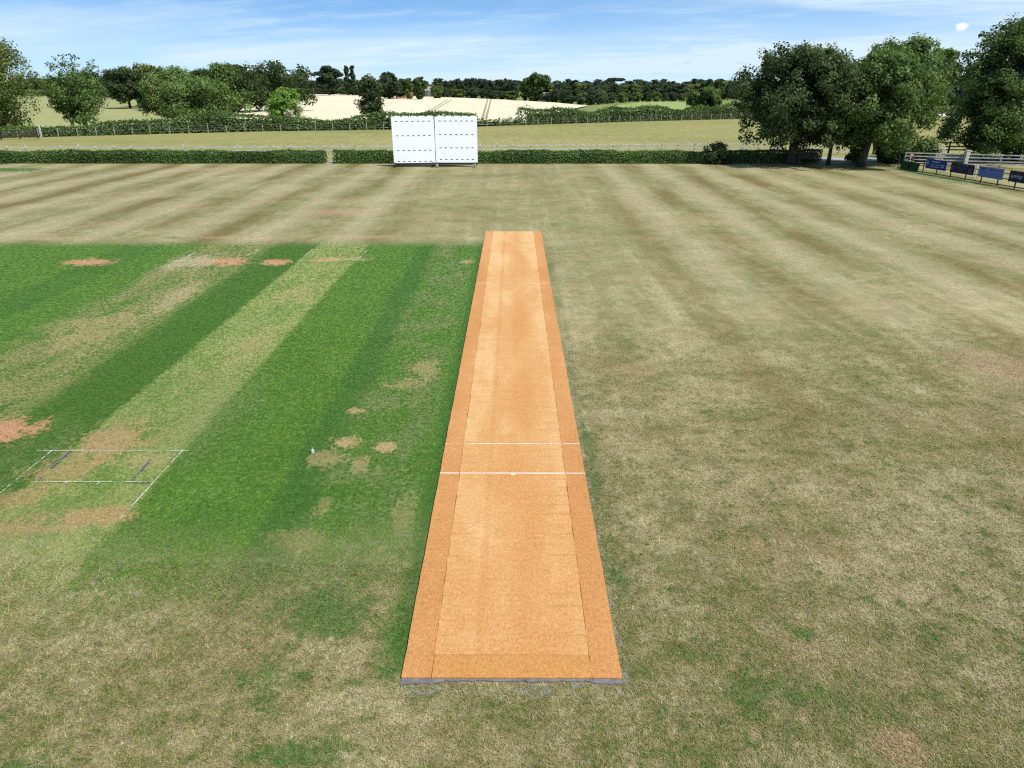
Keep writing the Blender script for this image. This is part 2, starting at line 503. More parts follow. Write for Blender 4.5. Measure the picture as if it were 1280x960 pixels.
class MB:
    """collects boxes, bars, tubes and sheets into one mesh"""

    def __init__(self):
        self.v = []; self.f = []

    def box(self, c, s, R=None, bev=0.0):
        n = len(self.v)
        bm = bmesh.new()
        bmesh.ops.create_cube(bm, size=1.0)
        for w in bm.verts:
            w.co = Vector((w.co.x * s[0], w.co.y * s[1], w.co.z * s[2]))
        if bev > 0:
            bmesh.ops.bevel(bm, geom=list(bm.edges), offset=bev, segments=1, affect='EDGES')
        bm.verts.index_update()
        for w in bm.verts:
            q = R @ w.co if R else w.co
            self.v.append(tuple(q + Vector(c)))
        for fa in bm.faces:
            self.f.append([w.index + n for w in fa.verts])
        bm.free()
        return self

    def bar(self, a, b, w, t, bev=0.0):
        """rectangular bar from a to b, width w (sideways) and t (up)"""
        a = Vector(a); b = Vector(b); d = b - a
        L = d.length; x = d.normalized()
        up = Vector((0, 0, 1)) if abs(x.z) < .95 else Vector((0, 1, 0))
        y = up.cross(x).normalized(); z = x.cross(y)
        R = Matrix((x, y, z)).transposed()
        return self.box((a + b) / 2, (L, w, t), R, bev)

    def tube(self, pts, radii, n=7, cap=True):
        pts = [Vector(p) for p in pts]
        rings = []
        for i, p in enumerate(pts):
            d = (pts[min(i + 1, len(pts) - 1)] - pts[max(i - 1, 0)]).normalized()
            a = Vector((1, 0, 0)) if abs(d.x) < .8 else Vector((0, 1, 0))
            u = d.cross(a).normalized(); w = d.cross(u)
            r = radii[i] if not isinstance(radii, (int, float)) else radii
            base = len(self.v)
            for k in range(n):
                th = 2 * PI * k / n
                self.v.append(tuple(p + (u * math.cos(th) + w * math.sin(th)) * r))
            rings.append(base)
        for i in range(len(rings) - 1):
            for k in range(n):
                self.f.append([rings[i] + k, rings[i] + (k + 1) % n, rings[i + 1] + (k + 1) % n, rings[i + 1] + k])
        if cap:
            self.f.append([rings[0] + k for k in range(n)][::-1])
            self.f.append([rings[-1] + k for k in range(n)])
        return self

    def sheet(self, pts):
        n = len(self.v)
        self.v += [tuple(p) for p in pts]
        self.f.append(list(range(n, n + len(pts))))
        return self

    def mesh(self, name, smooth=False):
        me = bpy.data.meshes.new(name)
        me.from_pydata(self.v, [], self.f)
        me.update()
        bm = bmesh.new(); bm.from_mesh(me)
        bmesh.ops.recalc_face_normals(bm, faces=bm.faces)
        bm.to_mesh(me); bm.free()
        if smooth:
            me.polygons.foreach_set("use_smooth", [True] * len(me.polygons))
        return me

    def build(self, name, mat, parent=None, smooth=False, loc=None, rz=None):
        return link(name, self.mesh(name, smooth), mat, parent, loc, rz)


# ------------------------------------------------------------------ foliage
def leaf_mesh(name, pos, nrm, size, tint, rng, aspect=1.5):
    n = len(pos)
    nrm = nrm / (np.linalg.norm(nrm, axis=1, keepdims=True) + 1e-9)
    r = rng.normal(size=(n, 3))
    u = np.cross(nrm, r); u /= np.linalg.norm(u, axis=1, keepdims=True) + 1e-9
    w = np.cross(nrm, u)
    s = size[:, None]
    v = np.empty((n, 4, 3), np.float32)
    v[:, 0] = pos - u * s * aspect * .5
    v[:, 1] = pos + w * s * .5 + nrm * s * .12
    v[:, 2] = pos + u * s * aspect * .5
    v[:, 3] = pos - w * s * .5 + nrm * s * .12
    me = bpy.data.meshes.new(name)
    me.vertices.add(n * 4)
    me.vertices.foreach_set("co", v.reshape(-1))
    me.loops.add(n * 4)
    me.loops.foreach_set("vertex_index", np.arange(n * 4, dtype=np.int32))
    me.polygons.add(n)
    me.polygons.foreach_set("loop_start", np.arange(0, n * 4, 4, dtype=np.int32))
    me.polygons.foreach_set("loop_total", np.full(n, 4, np.int32))
    at_ = me.attributes.new("tint", 'FLOAT', 'POINT')
    at_.data.foreach_set("value", np.repeat(tint.astype(np.float32), 4))
    me.update(calc_edges=True)
    return me


def profile(kind, t):
    if kind == 'round':
        return np.sqrt(np.clip(1 - (2 * t - 1) ** 2, 0, 1)) ** .8
    if kind == 'oak':        # broad, flattened below
        return np.clip(np.sin(PI * np.clip(t * .86 + .13, 0, 1)), 0, 1) ** .6
    if kind == 'dome':       # widest low
        return np.clip(1 - t ** 2.2, 0, 1) ** .6 * np.clip(.55 + t * 3, 0, 1)
    if kind == 'cone':
        return np.clip(1 - t, 0, 1) ** .85 * .95 + .05
    if kind == 'pole':       # narrow, broadest in the upper half
        return .55 + .45 * np.sin(PI * np.clip(t, 0, 1)) * (1 - .3 * t)
    if kind == 'column':
        return np.where(t < .12, .6 + t * 3.0, np.where(t < .62, 1.0, np.sqrt(np.clip(1 - ((t - .62) / .42) ** 2, 0, 1)) * .9 + .1))
    if kind == 'vase':       # broad body and a thin, open top
        return np.where(t < .6, np.clip(.62 + .7 * np.sin(PI * t / .75), 0, 1), .80 * np.sqrt(np.clip(1 - ((t - .6) / .4) ** 2, 0, 1)))
    return np.ones_like(t)


def crown_points(rng, w, z0, z1, kind, n_clump, clump_r, leaves, leaf, flat=1.0, hollow=.55, lean=(0, 0), lobes=.22, top_thin=0.0):
    """boughs set round the crown, leaf clumps set round every bough, leaves round every clump"""
    nb = max(int(7 + n_clump / 14), 6)
    hgt = z1 - z0
    tb = (np.arange(nb) + .5 + rng.normal(size=nb) * .3) / nb
    tb = np.clip(tb ** .9, .04, .97)
    ab = np.arange(nb) * 2.39996 + rng.random() * 6.28 + rng.normal(size=nb) * .35
    rpb = profile(kind, tb)
    rb = np.minimum(w * (.17 + .09 * rng.random(nb)) * (.55 + .45 * rpb), hgt * .24)
    rc = np.maximum(w / 2 * rpb * (1 + lobes * rng.normal(size=nb) * .6) - rb * .85, 0)
    bc = np.stack([rc * np.cos(ab) + lean[0] * tb, rc * np.sin(ab) + lean[1] * tb, np.clip(z0 + tb * hgt, z0 + rb * .7, z1 - rb * .75)], 1)
    # clumps round the boughs
    bi = rng.choice(nb, n_clump, p=rb ** 2 / (rb ** 2).sum())
    d = rng.normal(size=(n_clump, 3)); d[:, 2] += .25
    ax = np.stack([lean[0] * tb, lean[1] * tb, np.full(nb, z0 + hgt * .45)], 1)
    o = bc - ax; o /= np.linalg.norm(o, axis=1, keepdims=True) + 1e-6
    d = d / np.linalg.norm(d, axis=1, keepdims=True) + o[bi] * .45
    d /= np.linalg.norm(d, axis=1, keepdims=True)
    rr = rb[bi] * (.55 + .5 * rng.random(n_clump))
    sprig = rng.random(n_clump) < .13
    rr = np.where(sprig, rb[bi] * (1.1 + .35 * rng.random(n_clump)), rr)
    cen = bc[bi] + d * rr[:, None] * np.array([1, 1, .82 * flat])
    csz = clump_r * (.45 + .6 * rng.random(n_clump)) * np.where(sprig, .55, 1.0)
    tt = np.clip((cen[:, 2] - z0) / hgt, 0, 1)
    csz = csz * (1 - top_thin * .6 * np.clip((tt - .55) / .45, 0, 1))
    # loose fill inside
    nf = int(n_clump * .22)
    tf = rng.random(nf) * .8 + .1; af = rng.random(nf) * 6.28; rf = w / 2 * profile(kind, tf) * .6 * np.sqrt(rng.random(nf))
    cen = np.concatenate([cen, np.stack([rf * np.cos(af) + lean[0] * tf, rf * np.sin(af) + lean[1] * tf, z0 + tf * hgt], 1)])
    csz = np.concatenate([csz, clump_r * (.6 + .5 * rng.random(nf)) * (1 - top_thin * np.clip((tf - .5) * 2, 0, 1))])
    cen[:, 2] = np.clip(cen[:, 2], z0 * .8, z1)
    k = len(cen)
    thin = 1 - top_thin * .5 * np.clip((np.clip((cen[:, 2] - z0) / hgt, 0, 1) - .55) / .45, 0, 1)
    nl = np.maximum((leaves * (csz / clump_r) ** 1.7 * thin * 1.5).astype(int), 5)
    idx = np.repeat(np.arange(k), nl)
    N = len(idx)
    d = rng.normal(size=(N, 3)); d /= np.linalg.norm(d, axis=1, keepdims=True)
    r = csz[idx] * (.25 + .95 * rng.random(N) ** .7)
    off = d * r[:, None]; off[:, 2] *= .75 * flat
    # clumps are drawn out along their bough
    el = rng.normal(size=(k, 3)); el[:, 2] = np.abs(el[:, 2]) + .3; el /= np.linalg.norm(el, axis=1, keepdims=True)
    off += el[idx] * (np.sum(off * el[idx], axis=1, keepdims=True)) * .55
    pos = cen[idx] + off
    axis = np.stack([np.full(k, lean[0] * .5), np.full(k, lean[1] * .5), np.full(k, (z0 + z1) / 2)], 1)
    outw = cen - axis; outw /= np.linalg.norm(outw, axis=1, keepdims=True) + 1e-6
    nrm = d * .7 + outw[idx] * .4 + rng.normal(size=(N, 3)) * .55 + np.array([0, 0, .35])
    tint = np.clip(.45 + rng.normal(size=k)[idx] * .18 + rng.normal(size=N) * .27, 0, 1)
    size = leaf * (.6 + .8 * rng.random(N))
    pos[:, 2] = np.maximum(pos[:, 2], min(.15, z0))
    return pos, nrm, size, tint, cen


def trunk_mesh(rng, cen, z0, z1, r0, lean=(0, 0), limbs=10, base=(0, 0)):
    mb = MB()
    hh = z0 + (z1 - z0) * .62
    pts = []
    for i in range(7):
        t = i / 6
        pts.append((base[0] * (1 - t) ** 2 + lean[0] * t * t * .6 + rng.normal() * r0 * .25 * t, base[1] * (1 - t) ** 2 + lean[1] * t * t * .6 + rng.normal() * r0 * .25 * t, hh * t))
    rad = [r0 * 1.45, r0 * 1.05, r0 * .95, r0 * .8, r0 * .62, r0 * .42, r0 * .2]
    mb.tube(pts, rad, 9)
    order = rng.permutation(len(cen))[:limbs]
    for i in order:
        c = Vector(cen[i])
        lo = max(z0 * .75, .25 * hh)
        s = min(max(lo / hh, (c.z - z0) / max(hh, .1) * .5 + .2), .85)
        j = s * 6; q = int(j); fr = j - q
        a = Vector(pts[q]).lerp(Vector(pts[min(q + 1, 6)]), fr)
        mid = a.lerp(c, .5) + Vector((rng.normal() * .2, rng.normal() * .2, .08 * (c - a).length))
        rl = r0 * (.38 - .2 * s)
        mb.tube([a, mid, c], [rl, rl * .6, rl * .18], 5, False)
    return mb.mesh("trunk", True)


def make_tree(name, loc, w, h, z0, kind, mat, seed, label, group=None, n=110, cr=.9, leaves=110, leaf=.2, r0=.25, lean=(0, 0), flat=1.0,
              limbs=12, hollow=.55, lobes=.22, top_thin=0., base=(0, 0), cat='tree', sx=1.0, rz=0.0):
    rng = np.random.default_rng(seed)
    root = empty(name, loc, rz)
    root.scale = (sx, 1, 1)
    tag(root, label, cat, group)
    pos, nrm, size, tint, cen = crown_points(rng, w - cr * .2, z0, h - cr * .6, kind, n, cr, leaves, leaf, flat, hollow, lean, lobes, top_thin)
    link('crown', leaf_mesh('crown', pos, nrm, size, tint, rng), M[mat], root)
    link('trunk', trunk_mesh(rng, cen, z0, h, r0, lean, limbs, base), M['bark'], root)
    return root


def hedge_mesh(name, line, hfun, thick, leaf, dens, rng, lump=.12, spike=0.0):
    """clipped or rough hedge along a polyline; returns leaf mesh and a solid dark core mesh standing in for the shade inside"""
    P_, N_, S_, T_ = [], [], [], []
    core = MB()
    last = len(line) - 2
    for si, (a, b_) in enumerate(zip(line[:-1], line[1:])):
        a = Vector((a[0], a[1], 0)); b_ = Vector((b_[0], b_[1], 0))
        d = b_ - a; L = d.length; d.normalize()
        nx = Vector((-d.y, d.x, 0))
        hm = (hfun(a.x) + hfun(b_.x)) / 2
        m = int(L * (2 * hm + thick) * dens)
        s = rng.random(m) * L
        X = a.x + d.x * s
        hh = np.array([hfun(v) for v in X])
        per = rng.random(m) * (2 * hm + thick)
        side = np.where(per < hm, 0, np.where(per < hm + thick, 1, 2))
        v = np.where(side == 0, per / hm, np.where(side == 1, 1.0, (per - hm - thick) / hm))
        o = np.where(side == 0, -.5, np.where(side == 1, (per - hm) / thick - .5, .5)) * thick
        # rounded shoulders and lumps
        lum = lump * (np.sin(s * 1.9 + a.x) + np.sin(s * .83 + 2 + a.y) + .7 * np.sin(s * 4.3 + 1)) * .5
        zz = v * hh + np.where(side == 1, 1, 0) * lum
        o = o * (1 - .22 * v ** 4) + np.where(side == 0, -lum, np.where(side == 2, lum, 0))
        pos = np.stack([X + nx.x * o, a.y + d.y * s + nx.y * o, zz], 1) + rng.normal(size=(m, 3)) * leaf * .55
        if spike > 0:
            k = rng.random(m) < .12
            pos[k, 2] += np.abs(rng.normal(size=k.sum())) * spike * (side[k] == 1)
        pos[:, 2] = np.maximum(pos[:, 2], .04)
        nr = np.stack([np.where(side == 1, 0, nx.x * np.sign(o)), np.where(side == 1, 0, nx.y * np.sign(o)), np.where(side == 1, 1.0, .35)], 1)
        nr = nr + rng.normal(size=(m, 3)) * .55
        P_.append(pos); N_.append(nr); S_.append(leaf * (.6 + .8 * rng.random(m)))
        T_.append(np.clip(.45 + .18 * np.sin(s * .7 + a.x * 3) + .22 * rng.normal(size=m), 0, 1))
        k = max(int(L / 2.0), 1)
        for i in range(k):
            p0 = a + d * (L * i / k + (thick * .7 if i == 0 and si == 0 else 0)); p1 = a + d * (L * (i + 1) / k - (thick * .7 if i == k - 1 and si == last else 0))
            h0 = hfun((p0.x + p1.x) / 2) * .74
            core.bar(p0 + Vector((0, 0, h0 / 2 + .02)), p1 + Vector((0, 0, h0 / 2 + .02)), thick * .62, h0)
    me = leaf_mesh(name, np.concatenate(P_), np.concatenate(N_), np.concatenate(S_), np.concatenate(T_), rng, 1.4)
    return me, core.mesh(name + "_core")


def make_hedge(name, line, hfun, thick, leaf, dens, seed, mat, label, group=None, lump=.12, spike=0., cat='hedge'):
    rng = np.random.default_rng(seed)
    root = empty(name, (0, 0, 0)); tag(root, label, cat, group)
    c = Vector((line[0][0], line[0][1], 0)); root.location = c
    loc = [(p[0] - c.x, p[1] - c.y) for p in line]
    hf = lambda x: hfun(x + c.x)
    a, b_ = hedge_mesh('foliage', loc, hf, thick, leaf, dens, rng, lump, spike)
    link('foliage', a, M[mat], root)
    link('dark_core', b_, M['twig'], root)  # solid twig-coloured core, put in to darken the inside of the hedge
    return root


# ------------------------------------------------------------------ ground
def flat(name, pts, z, mat, sub=0):
    o = MB().sheet([(p[0], p[1], z) for p in pts]).build(name, mat)
    tag(o, kind='structure')
    return o


flat('ground', [(-3000, -300), (3000, -300), (3000, 4000), (-3000, 4000)], 0.0 - .02, M['farmland'])
flat('outfield', [(-75, -25), (60, -25), (60, 68.2), (-75, 68.2)], 0.0, M['turf'])

# ------------------------------------------------------------------ short grass on the near ground
def blades(seed, n, ymin, ymax):
    rng = np.random.default_rng(seed)
    # as many per square metre everywhere, thinning out with distance
    Y = ymin + (ymax - ymin) * rng.random(n * 2)
    keep = rng.random(n * 2) < np.clip((ymax - Y) / (ymax - ymin), 0, 1) ** .7
    Y = Y[keep][:n]; n = len(Y)
    half = Y * .70 + 8.5
    X = (rng.random(n) * 2 - 1) * half
    fade = np.clip((half - np.abs(X)) / 5.0, 0, 1) * np.clip((Y - .8) / 3.2, 0, 1)
    k = (rng.random(n) < fade) & ~((np.abs(X + .02) < 1.40) & (Y > 6.64))
    X = X[k]; Y = Y[k]; n = len(X)
    green = (X < -1.4) & (Y > 9.0)
    h = np.where(green, .014, .024) * (.6 + .9 * rng.random(n))
    wd = np.where(green, .0038, .0045) * (.7 + .7 * rng.random(n))
    a = rng.random(n) * 2 * PI; lean = (1.0 + 1.8 * rng.random(n)) * h
    ux, uy = np.cos(a), np.sin(a)
    v = np.zeros((n, 3, 3), np.float32)
    v[:, 0] = np.stack([X - uy * wd, Y + ux * wd, np.zeros(n)], 1)
    v[:, 1] = np.stack([X + uy * wd, Y - ux * wd, np.zeros(n)], 1)
    v[:, 2] = np.stack([X + ux * lean, Y + uy * lean, h], 1)
    me = bpy.data.meshes.new("short_grass")
    me.vertices.add(n * 3); me.vertices.foreach_set("co", v.reshape(-1))
    me.loops.add(n * 3); me.loops.foreach_set("vertex_index", np.arange(n * 3, dtype=np.int32))
    me.polygons.add(n)
    me.polygons.foreach_set("loop_start", np.arange(0, n * 3, 3, dtype=np.int32))
    me.polygons.foreach_set("loop_total", np.full(n, 3, np.int32))
    t = np.where(rng.random(n) < .18, .45 + .5 * rng.random(n), np.clip(rng.normal(size=n) * .2 + .10, -.15, .6))
    me.attributes.new("blade", 'FLOAT', 'POINT').data.foreach_set("value", np.repeat(t.astype(np.float32), 3))
    me.update(calc_edges=True)
    return me


tag(link('short_grass', blades(9, 1250000, .8, 21.0), M['turf']), kind='stuff')

# line of the far field boundary (photo spots on the ground along it)
FAR = [P(-60, 177), P(0, 173), P(100, 170.5), P(190, 168), P(330, 164.5), P(480, 162.5), P(560, 160), P(640, 157), P(720, 154.5), P(800, 152), P(900, 149.5), P(1010, 147), P(1130, 145.5), P(1300, 144)]
pad = [(-130, 68.2), (140, 68.2)] + [(p.x, p.y + .6) for p in reversed(FAR)]
flat('paddock', pad, -.004, M['paddock'])


def off(p, dy): return (p.x, p.y + dy)


w_pts = [off(FAR[3], 1), off(FAR[4], 1), off(FAR[5], 1), off(FAR[6], 1), off(FAR[7], 1), off(FAR[8], 1)]
wheat = w_pts + [(p.x, p.y) for p in (P(690, 143), P(735, 133.2), P(690, 129.0), P(640, 126.0), P(590, 123.6), P(520, 121.0), P(450, 119.3), P(370, 118), P(300, 117), P(262, 117))]
tr_lines = []
for a, b_ in (((603, 150), (610, 124)), ((607.5, 150), (614, 124)), ((533, 142), (560, 125.5)), ((538, 142), (565, 125.5)),
              ((480, 131), (505, 126.5)), ((560, 128.5), (640, 135)), ((640, 134), (690, 134)), ((655, 129.5), (672, 140)), ((418, 128), (450, 125.5))):
    A = P(*a); B = P(*b_); tr_lines.append((A, B, .16 + .0006 * B.y))
flat('wheat_field', wheat, .30, wheat_mat(tr_lines))
flat('left_pasture', [off(FAR[0], 1), off(FAR[1], 1), off(FAR[2], 1), off(FAR[3], 1), tuple(P(262, 117).xy), tuple(P(150, 121.5).xy), tuple(P(40, 121.5).xy), tuple(P(-80, 121.5).xy)], .05, M['pale_field'])
flat('lime_field', [tuple(P(-80, 117.5).xy), tuple(P(150, 117.5).xy), tuple(P(150, 112.6).xy), tuple(P(-80, 112.6).xy)], .05, M['lime_field'])
flat('stubble_field', [tuple(P(-80, 109.0).xy), tuple(P(70, 109.0).xy), tuple(P(70, 106.8).xy), tuple(P(-80, 106.8).xy)], .05, M['pale_field'])
flat('crop_field', [off(FAR[8], 1), off(FAR[9], 1), off(FAR[10], 1), tuple(P(905, 127).xy), tuple(P(800, 127.5).xy), tuple(P(760, 134).xy)], .06, M['green_crop'])
flat('drive', [(29.0, 69.5), (37, 69.0), (37.5, 72.2), (29.2, 73.4)], .03, M['asphalt'])

# ------------------------------------------------------------------ matting
MW = 1.37; Y0 = P(640, 850).y; Y1 = P(640, 290).y; BW = .375
mat = empty('cricket_mat', (-.02, Y0, 0)); tag(mat, 'long tan coir matting strip laid on the grass with darker side bands', 'cricket mat')
LY = Y1 - Y0
ub = MB(); rngu = np.random.default_rng(3)
xs_ = np.linspace(-MW + .01, MW - .01, 60); fr_ = [-.018 - .025 * abs(rngu.normal()) - (.035 if (k > 50 or k < 9) else 0) for k in range(60)]
fr_ = list(np.convolve(np.pad(fr_, 2, 'edge'), np.ones(5) / 5, 'valid') + rngu.normal(size=60) * .006)
pl = [(float(x_), float(np.clip(f_, -.14, -.015))) for x_, f_ in zip(xs_, fr_)] + [(MW - .01, LY), (-MW + .01, LY)]
nn = len(pl); ub.v = [(p_[0], p_[1], .002) for p_ in pl] + [(p_[0], p_[1], .022) for p_ in pl]
ub.f = [list(range(nn))[::-1], list(range(nn, 2 * nn))] + [[k, (k + 1) % nn, nn + (k + 1) % nn, nn + k] for k in range(nn)]
ub.build('underlay', M['lilac'], mat)
MB().box((0, LY / 2, .0275), (2 * MW - .02, LY - .02, .007)).build('seam_backing', M['seam'], mat)
zt = .034; th = .012


def strip(x0, x1, y0, y1):
    """woven strip with slightly wavering long edges"""
    rng = np.random.default_rng(int(abs(x0 * 100) + y1 * 7))
    mb = MB(); n = max(int((y1 - y0) / .25), 1)
    prev = None
    for i in range(n + 1):
        y = y0 + (y1 - y0) * i / n
        j0, j1 = rng.normal() * .0035, rng.normal() * .0035
        b = len(mb.v)
        mb.v += [(x0 + j0, y, zt - th), (x1 + j1, y, zt - th), (x1 + j1, y, zt + th * .4), (x0 + j0, y, zt + th * .4)]
        if prev is not None:
            for k in range(4):
                mb.f.append([prev + k, prev + (k + 1) % 4, b + (k + 1) % 4, b + k])
        else:
            mb.f.append([b, b + 1, b + 2, b + 3])
        prev = b
    mb.f.append([prev + k for k in range(4)])
    return mb


g = .004
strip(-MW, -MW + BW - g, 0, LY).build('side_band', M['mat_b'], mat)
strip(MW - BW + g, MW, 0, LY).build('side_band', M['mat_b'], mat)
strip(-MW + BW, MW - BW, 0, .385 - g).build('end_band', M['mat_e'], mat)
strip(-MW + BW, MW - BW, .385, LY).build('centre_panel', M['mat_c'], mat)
zl = zt + th * .4 + .004
for yy, half, wd, mt in ((P(640, 593.8).y, 1.37, .024, 'mat_line'), (P(640, 557).y, 1.37, .024, 'mat_line_worn'), (P(640, 355.3).y, 1.37, .035, 'mat_line_worn')):
    y = yy - Y0
    MB().sheet([(-half, y - wd / 2, zl), (half, y - wd / 2, zl), (half, y + wd / 2, zl), (-half, y + wd / 2, zl)]).build('crease_line', M[mt], mat)
y = P(640, 595.3).y - Y0
MB().sheet([(-.02, y - .02, zl + .002), (.04, y - .02, zl + .002), (.04, y + .03, zl + .002), (-.02, y + .03, zl + .002)]).build('middle_stump_mark', M['mat_line'], mat)


# ------------------------------------------------------------------ chalk on the turf pitches
def chalk(name, segs, w, mat, z=.006):
    mb = MB()
    for i, ((ax, ay), (bx, by)) in enumerate(segs):
        a = Vector((ax, ay, 0)); b_ = Vector((bx, by, 0)); d = (b_ - a).normalized(); n = Vector((-d.y, d.x, 0)) * w / 2
        zz = z + .004 * i
        mb.sheet([(a + n)[:2] + (zz,), (a - n)[:2] + (zz,), (b_ - n)[:2] + (zz,), (b_ + n)[:2] + (zz,)])
    return tag(mb.build(name, mat), kind='structure')


g2 = lambda px, py: tuple(P(px, py).xy)
chalk('crease_marking', [(g2(46, 563.5), g2(236, 563.5)), (g2(228.5, 563.5), g2(151, 649)), (g2(66, 563.5), g2(-8, 624)), (g2(20, 603.5), g2(192, 603.5)), (g2(120, 608), g2(126, 603.5)), (g2(80, 607), g2(86, 603.5))], .017, M['chalk'], .012)
chalk('blue_marking', [(g2(164, 602.5), g2(198, 566)), (g2(48, 602), g2(88, 565)), (g2(168, 604.6), g2(190, 604.6))], .05, M['blue_mark'], .03)
chalk('far_crease_marking', [(g2(248, 314), g2(220, 327.5)), (g2(323, 313), g2(298, 325)), (g2(391, 311.6), g2(372, 327.5)), (g2(460.5, 311.6), g2(447, 325)), (g2(222, 327), g2(292, 327)), (g2(375, 326.5), g2(446, 324.8))], .05, M['chalk_worn'])


# sprinkler head on the green square
sp_ = P(391, 566)
mb = MB(); mb.tube([(0, 0, 0), (0, 0, .05), (0, 0, .075), (0, 0, .085)], [.035, .035, .026, .010], 14)
sh = mb.build('sprinkler_head', M['white_wood'], None, False, (sp_.x, sp_.y, 0)); tag(sh, 'small pale sprinkler head on the green turf near the dry scraps', 'sprinkler')
mb = MB(); mb.tube([(0, 0, .085), (0, 0, .13)], [.014, .010], 8); mb.build('nozzle', M['grey_metal'], sh)

# ------------------------------------------------------------------ sight screens
def sight_screen(x0, x1, Yp, zb, zt_, rows, hub, label, lean):
    w = x1 - x0; hgt = zt_ - zb
    root = empty('sight_screen', ((x0 + x1) / 2, Yp, 0)); tag(root, label, 'sight screen', 'sight screens side by side')
    gap = .07
    cuts = [zt_] + [zt_ - hgt * r for r in rows] + [zb]
    slots = [.118 + .128 * k for k in range(7)]
    sw = .052
    for i in range(len(cuts) - 1):
        hi = cuts[i] - (.002 if i else 0); lo = cuts[i + 1] + .002
        out = [(-w / 2, hi), (-w / 2, lo)]
        if i < len(cuts) - 2:                     # finger slots along the lower edge
            for s_ in slots:
                xa, xb = w * (s_ - sw / 2 - .5), w * (s_ + sw / 2 - .5)
                out += [(xa, lo), (xa, lo + gap), (xb, lo + gap), (xb, lo)]
        out += [(w / 2, lo), (w / 2, hi)]
        if i == 0:                                # little lifting tabs on the top edge
            for k in (4, 3, 2, 1, 0):
                c_ = (k + .5 - 2.5) * w / 5.2 + .1
                out += [(c_ + w / 15, hi), (c_ + w / 15, hi + .06), (c_ - w / 15, hi + .06), (c_ - w / 15, hi)]
        n = len(out); mb = MB()
        mb.v = [(q[0], -.018, q[1]) for q in out] + [(q[0], .018, q[1]) for q in out]
        mb.f = [list(range(n)), list(range(2 * n - 1, n - 1, -1))] + [[k, (k + 1) % n, n + (k + 1) % n, n + k] for k in range(n)]
        mb.build('white_board', M['white_paint'], root)
    rl = MB(); fr = MB()
    for xx in (-w / 2 + .12, w / 2 - .12):
        fr.bar((xx, .07, .26), (xx, .07, zt_ - .05), .06, .08)
        fr.bar((xx, .10, zt_ * .72), (xx, 1.15, .25), .05, .05)
        fr.bar((xx, -.55, .20), (xx, 1.25, .20), .07, .07)
    fr.bar((-w / 2, .07, .215), (w / 2, .07, .215), .08, .07)
    fr.bar((-w / 2, 1.15, .205), (w / 2, 1.15, .205), .06, .06)
    for zc in cuts[1:-1]:
        rl.bar((-w / 2 + .03, .055, zc + .02), (w / 2 - .03, .055, zc + .02), .05, .20)
    fr.build('steel_frame', M['black_metal'], root)
    rl.build('board_rail', M['slot_grey'], root)
    fr = MB(); fr.bar((-w / 2 + .05, -.04, zb - .075), (w / 2 - .05, -.04, zb - .075), .05, .15)
    fr.build('bottom_rail', M['black_metal'], root)
    for xx in (-w / 2 + .14, w / 2 - .24):
        for yy in (-.42, 1.2):
            wh = MB(); wh.tube([(xx - .055, yy, .21), (xx + .055, yy, .21)], .21, 18)
            o = wh.build('wheel', M['rubber'], root)
            hb = MB(); hb.tube([(xx - .07, yy, .19), (xx + .07, yy, .19)], .10, 14)
            hb.build('hub', hub, o)
            # swivel facing the field
            if hub is M['white_wood']:
                f2 = MB(); f2.tube([(xx, yy - .2, .19), (xx, yy - .16, .19)], .13, 16); f2.build('hub_plate', hub, o)
    return root


YS = 64.8
rowsL = (.107, .415, .732, .975); rowsR = (.105, .397, .684, .94)
xl0 = at(491.0, 175, YS).x; xl1 = at(543.4, 175, YS).x; xr0 = at(544.1, 175, YS).x; xr1 = at(596.6, 175, YS).x
zT = at(540, 145.8, YS).z; zB = at(540, 204.6, YS).z + .06
sA = sight_screen(xl0, xl1, YS, zB, zT, rowsL, M['black_metal'], 'white slotted sight screen with dark wheels, nearest the hedge gap', 0)
sB = sight_screen(xr0, xr1, YS + .02, zB + .03, zT + .01, rowsR, M['white_wood'], 'white slotted sight screen with pale wheel hubs, in line with the matting', 0)
sA.rotation_euler = (0, math.radians(-.5), math.radians(1.2))

# ------------------------------------------------------------------ near hedge
YH = 67.9
xg0 = at(407.5, 198, YH).x; xg1 = at(417.5, 198, YH).x
hz = lambda x: 1.02 + .04 * math.sin(x * .31) + .03 * math.sin(x * .9 + 1)
make_hedge('clipped_hedge', [(-60, YH), (-48, YH), (-38, YH), (-28, YH), (xg0, YH)], hz, .9, .09, 340, 11, 'hedge', 'long clipped hedge on the tree side of the narrow gap', 'clipped hedges along the boundary', .06)
make_hedge('clipped_hedge', [(xg1, YH), (-6, YH), (6, YH), (18, YH), (24.5, YH + .6), (28.5, YH + 1.4)], hz, .9, .09, 340, 12, 'hedge', 'long clipped hedge running behind the sight screens to the bench', 'clipped hedges along the boundary', .06)
flat('gap_path', [(xg0 + .05, 66.6), (xg1 - .05, 66.6), (xg1 - .05, 69.5), (xg0 + .05, 69.5)], .02, M['asphalt'])


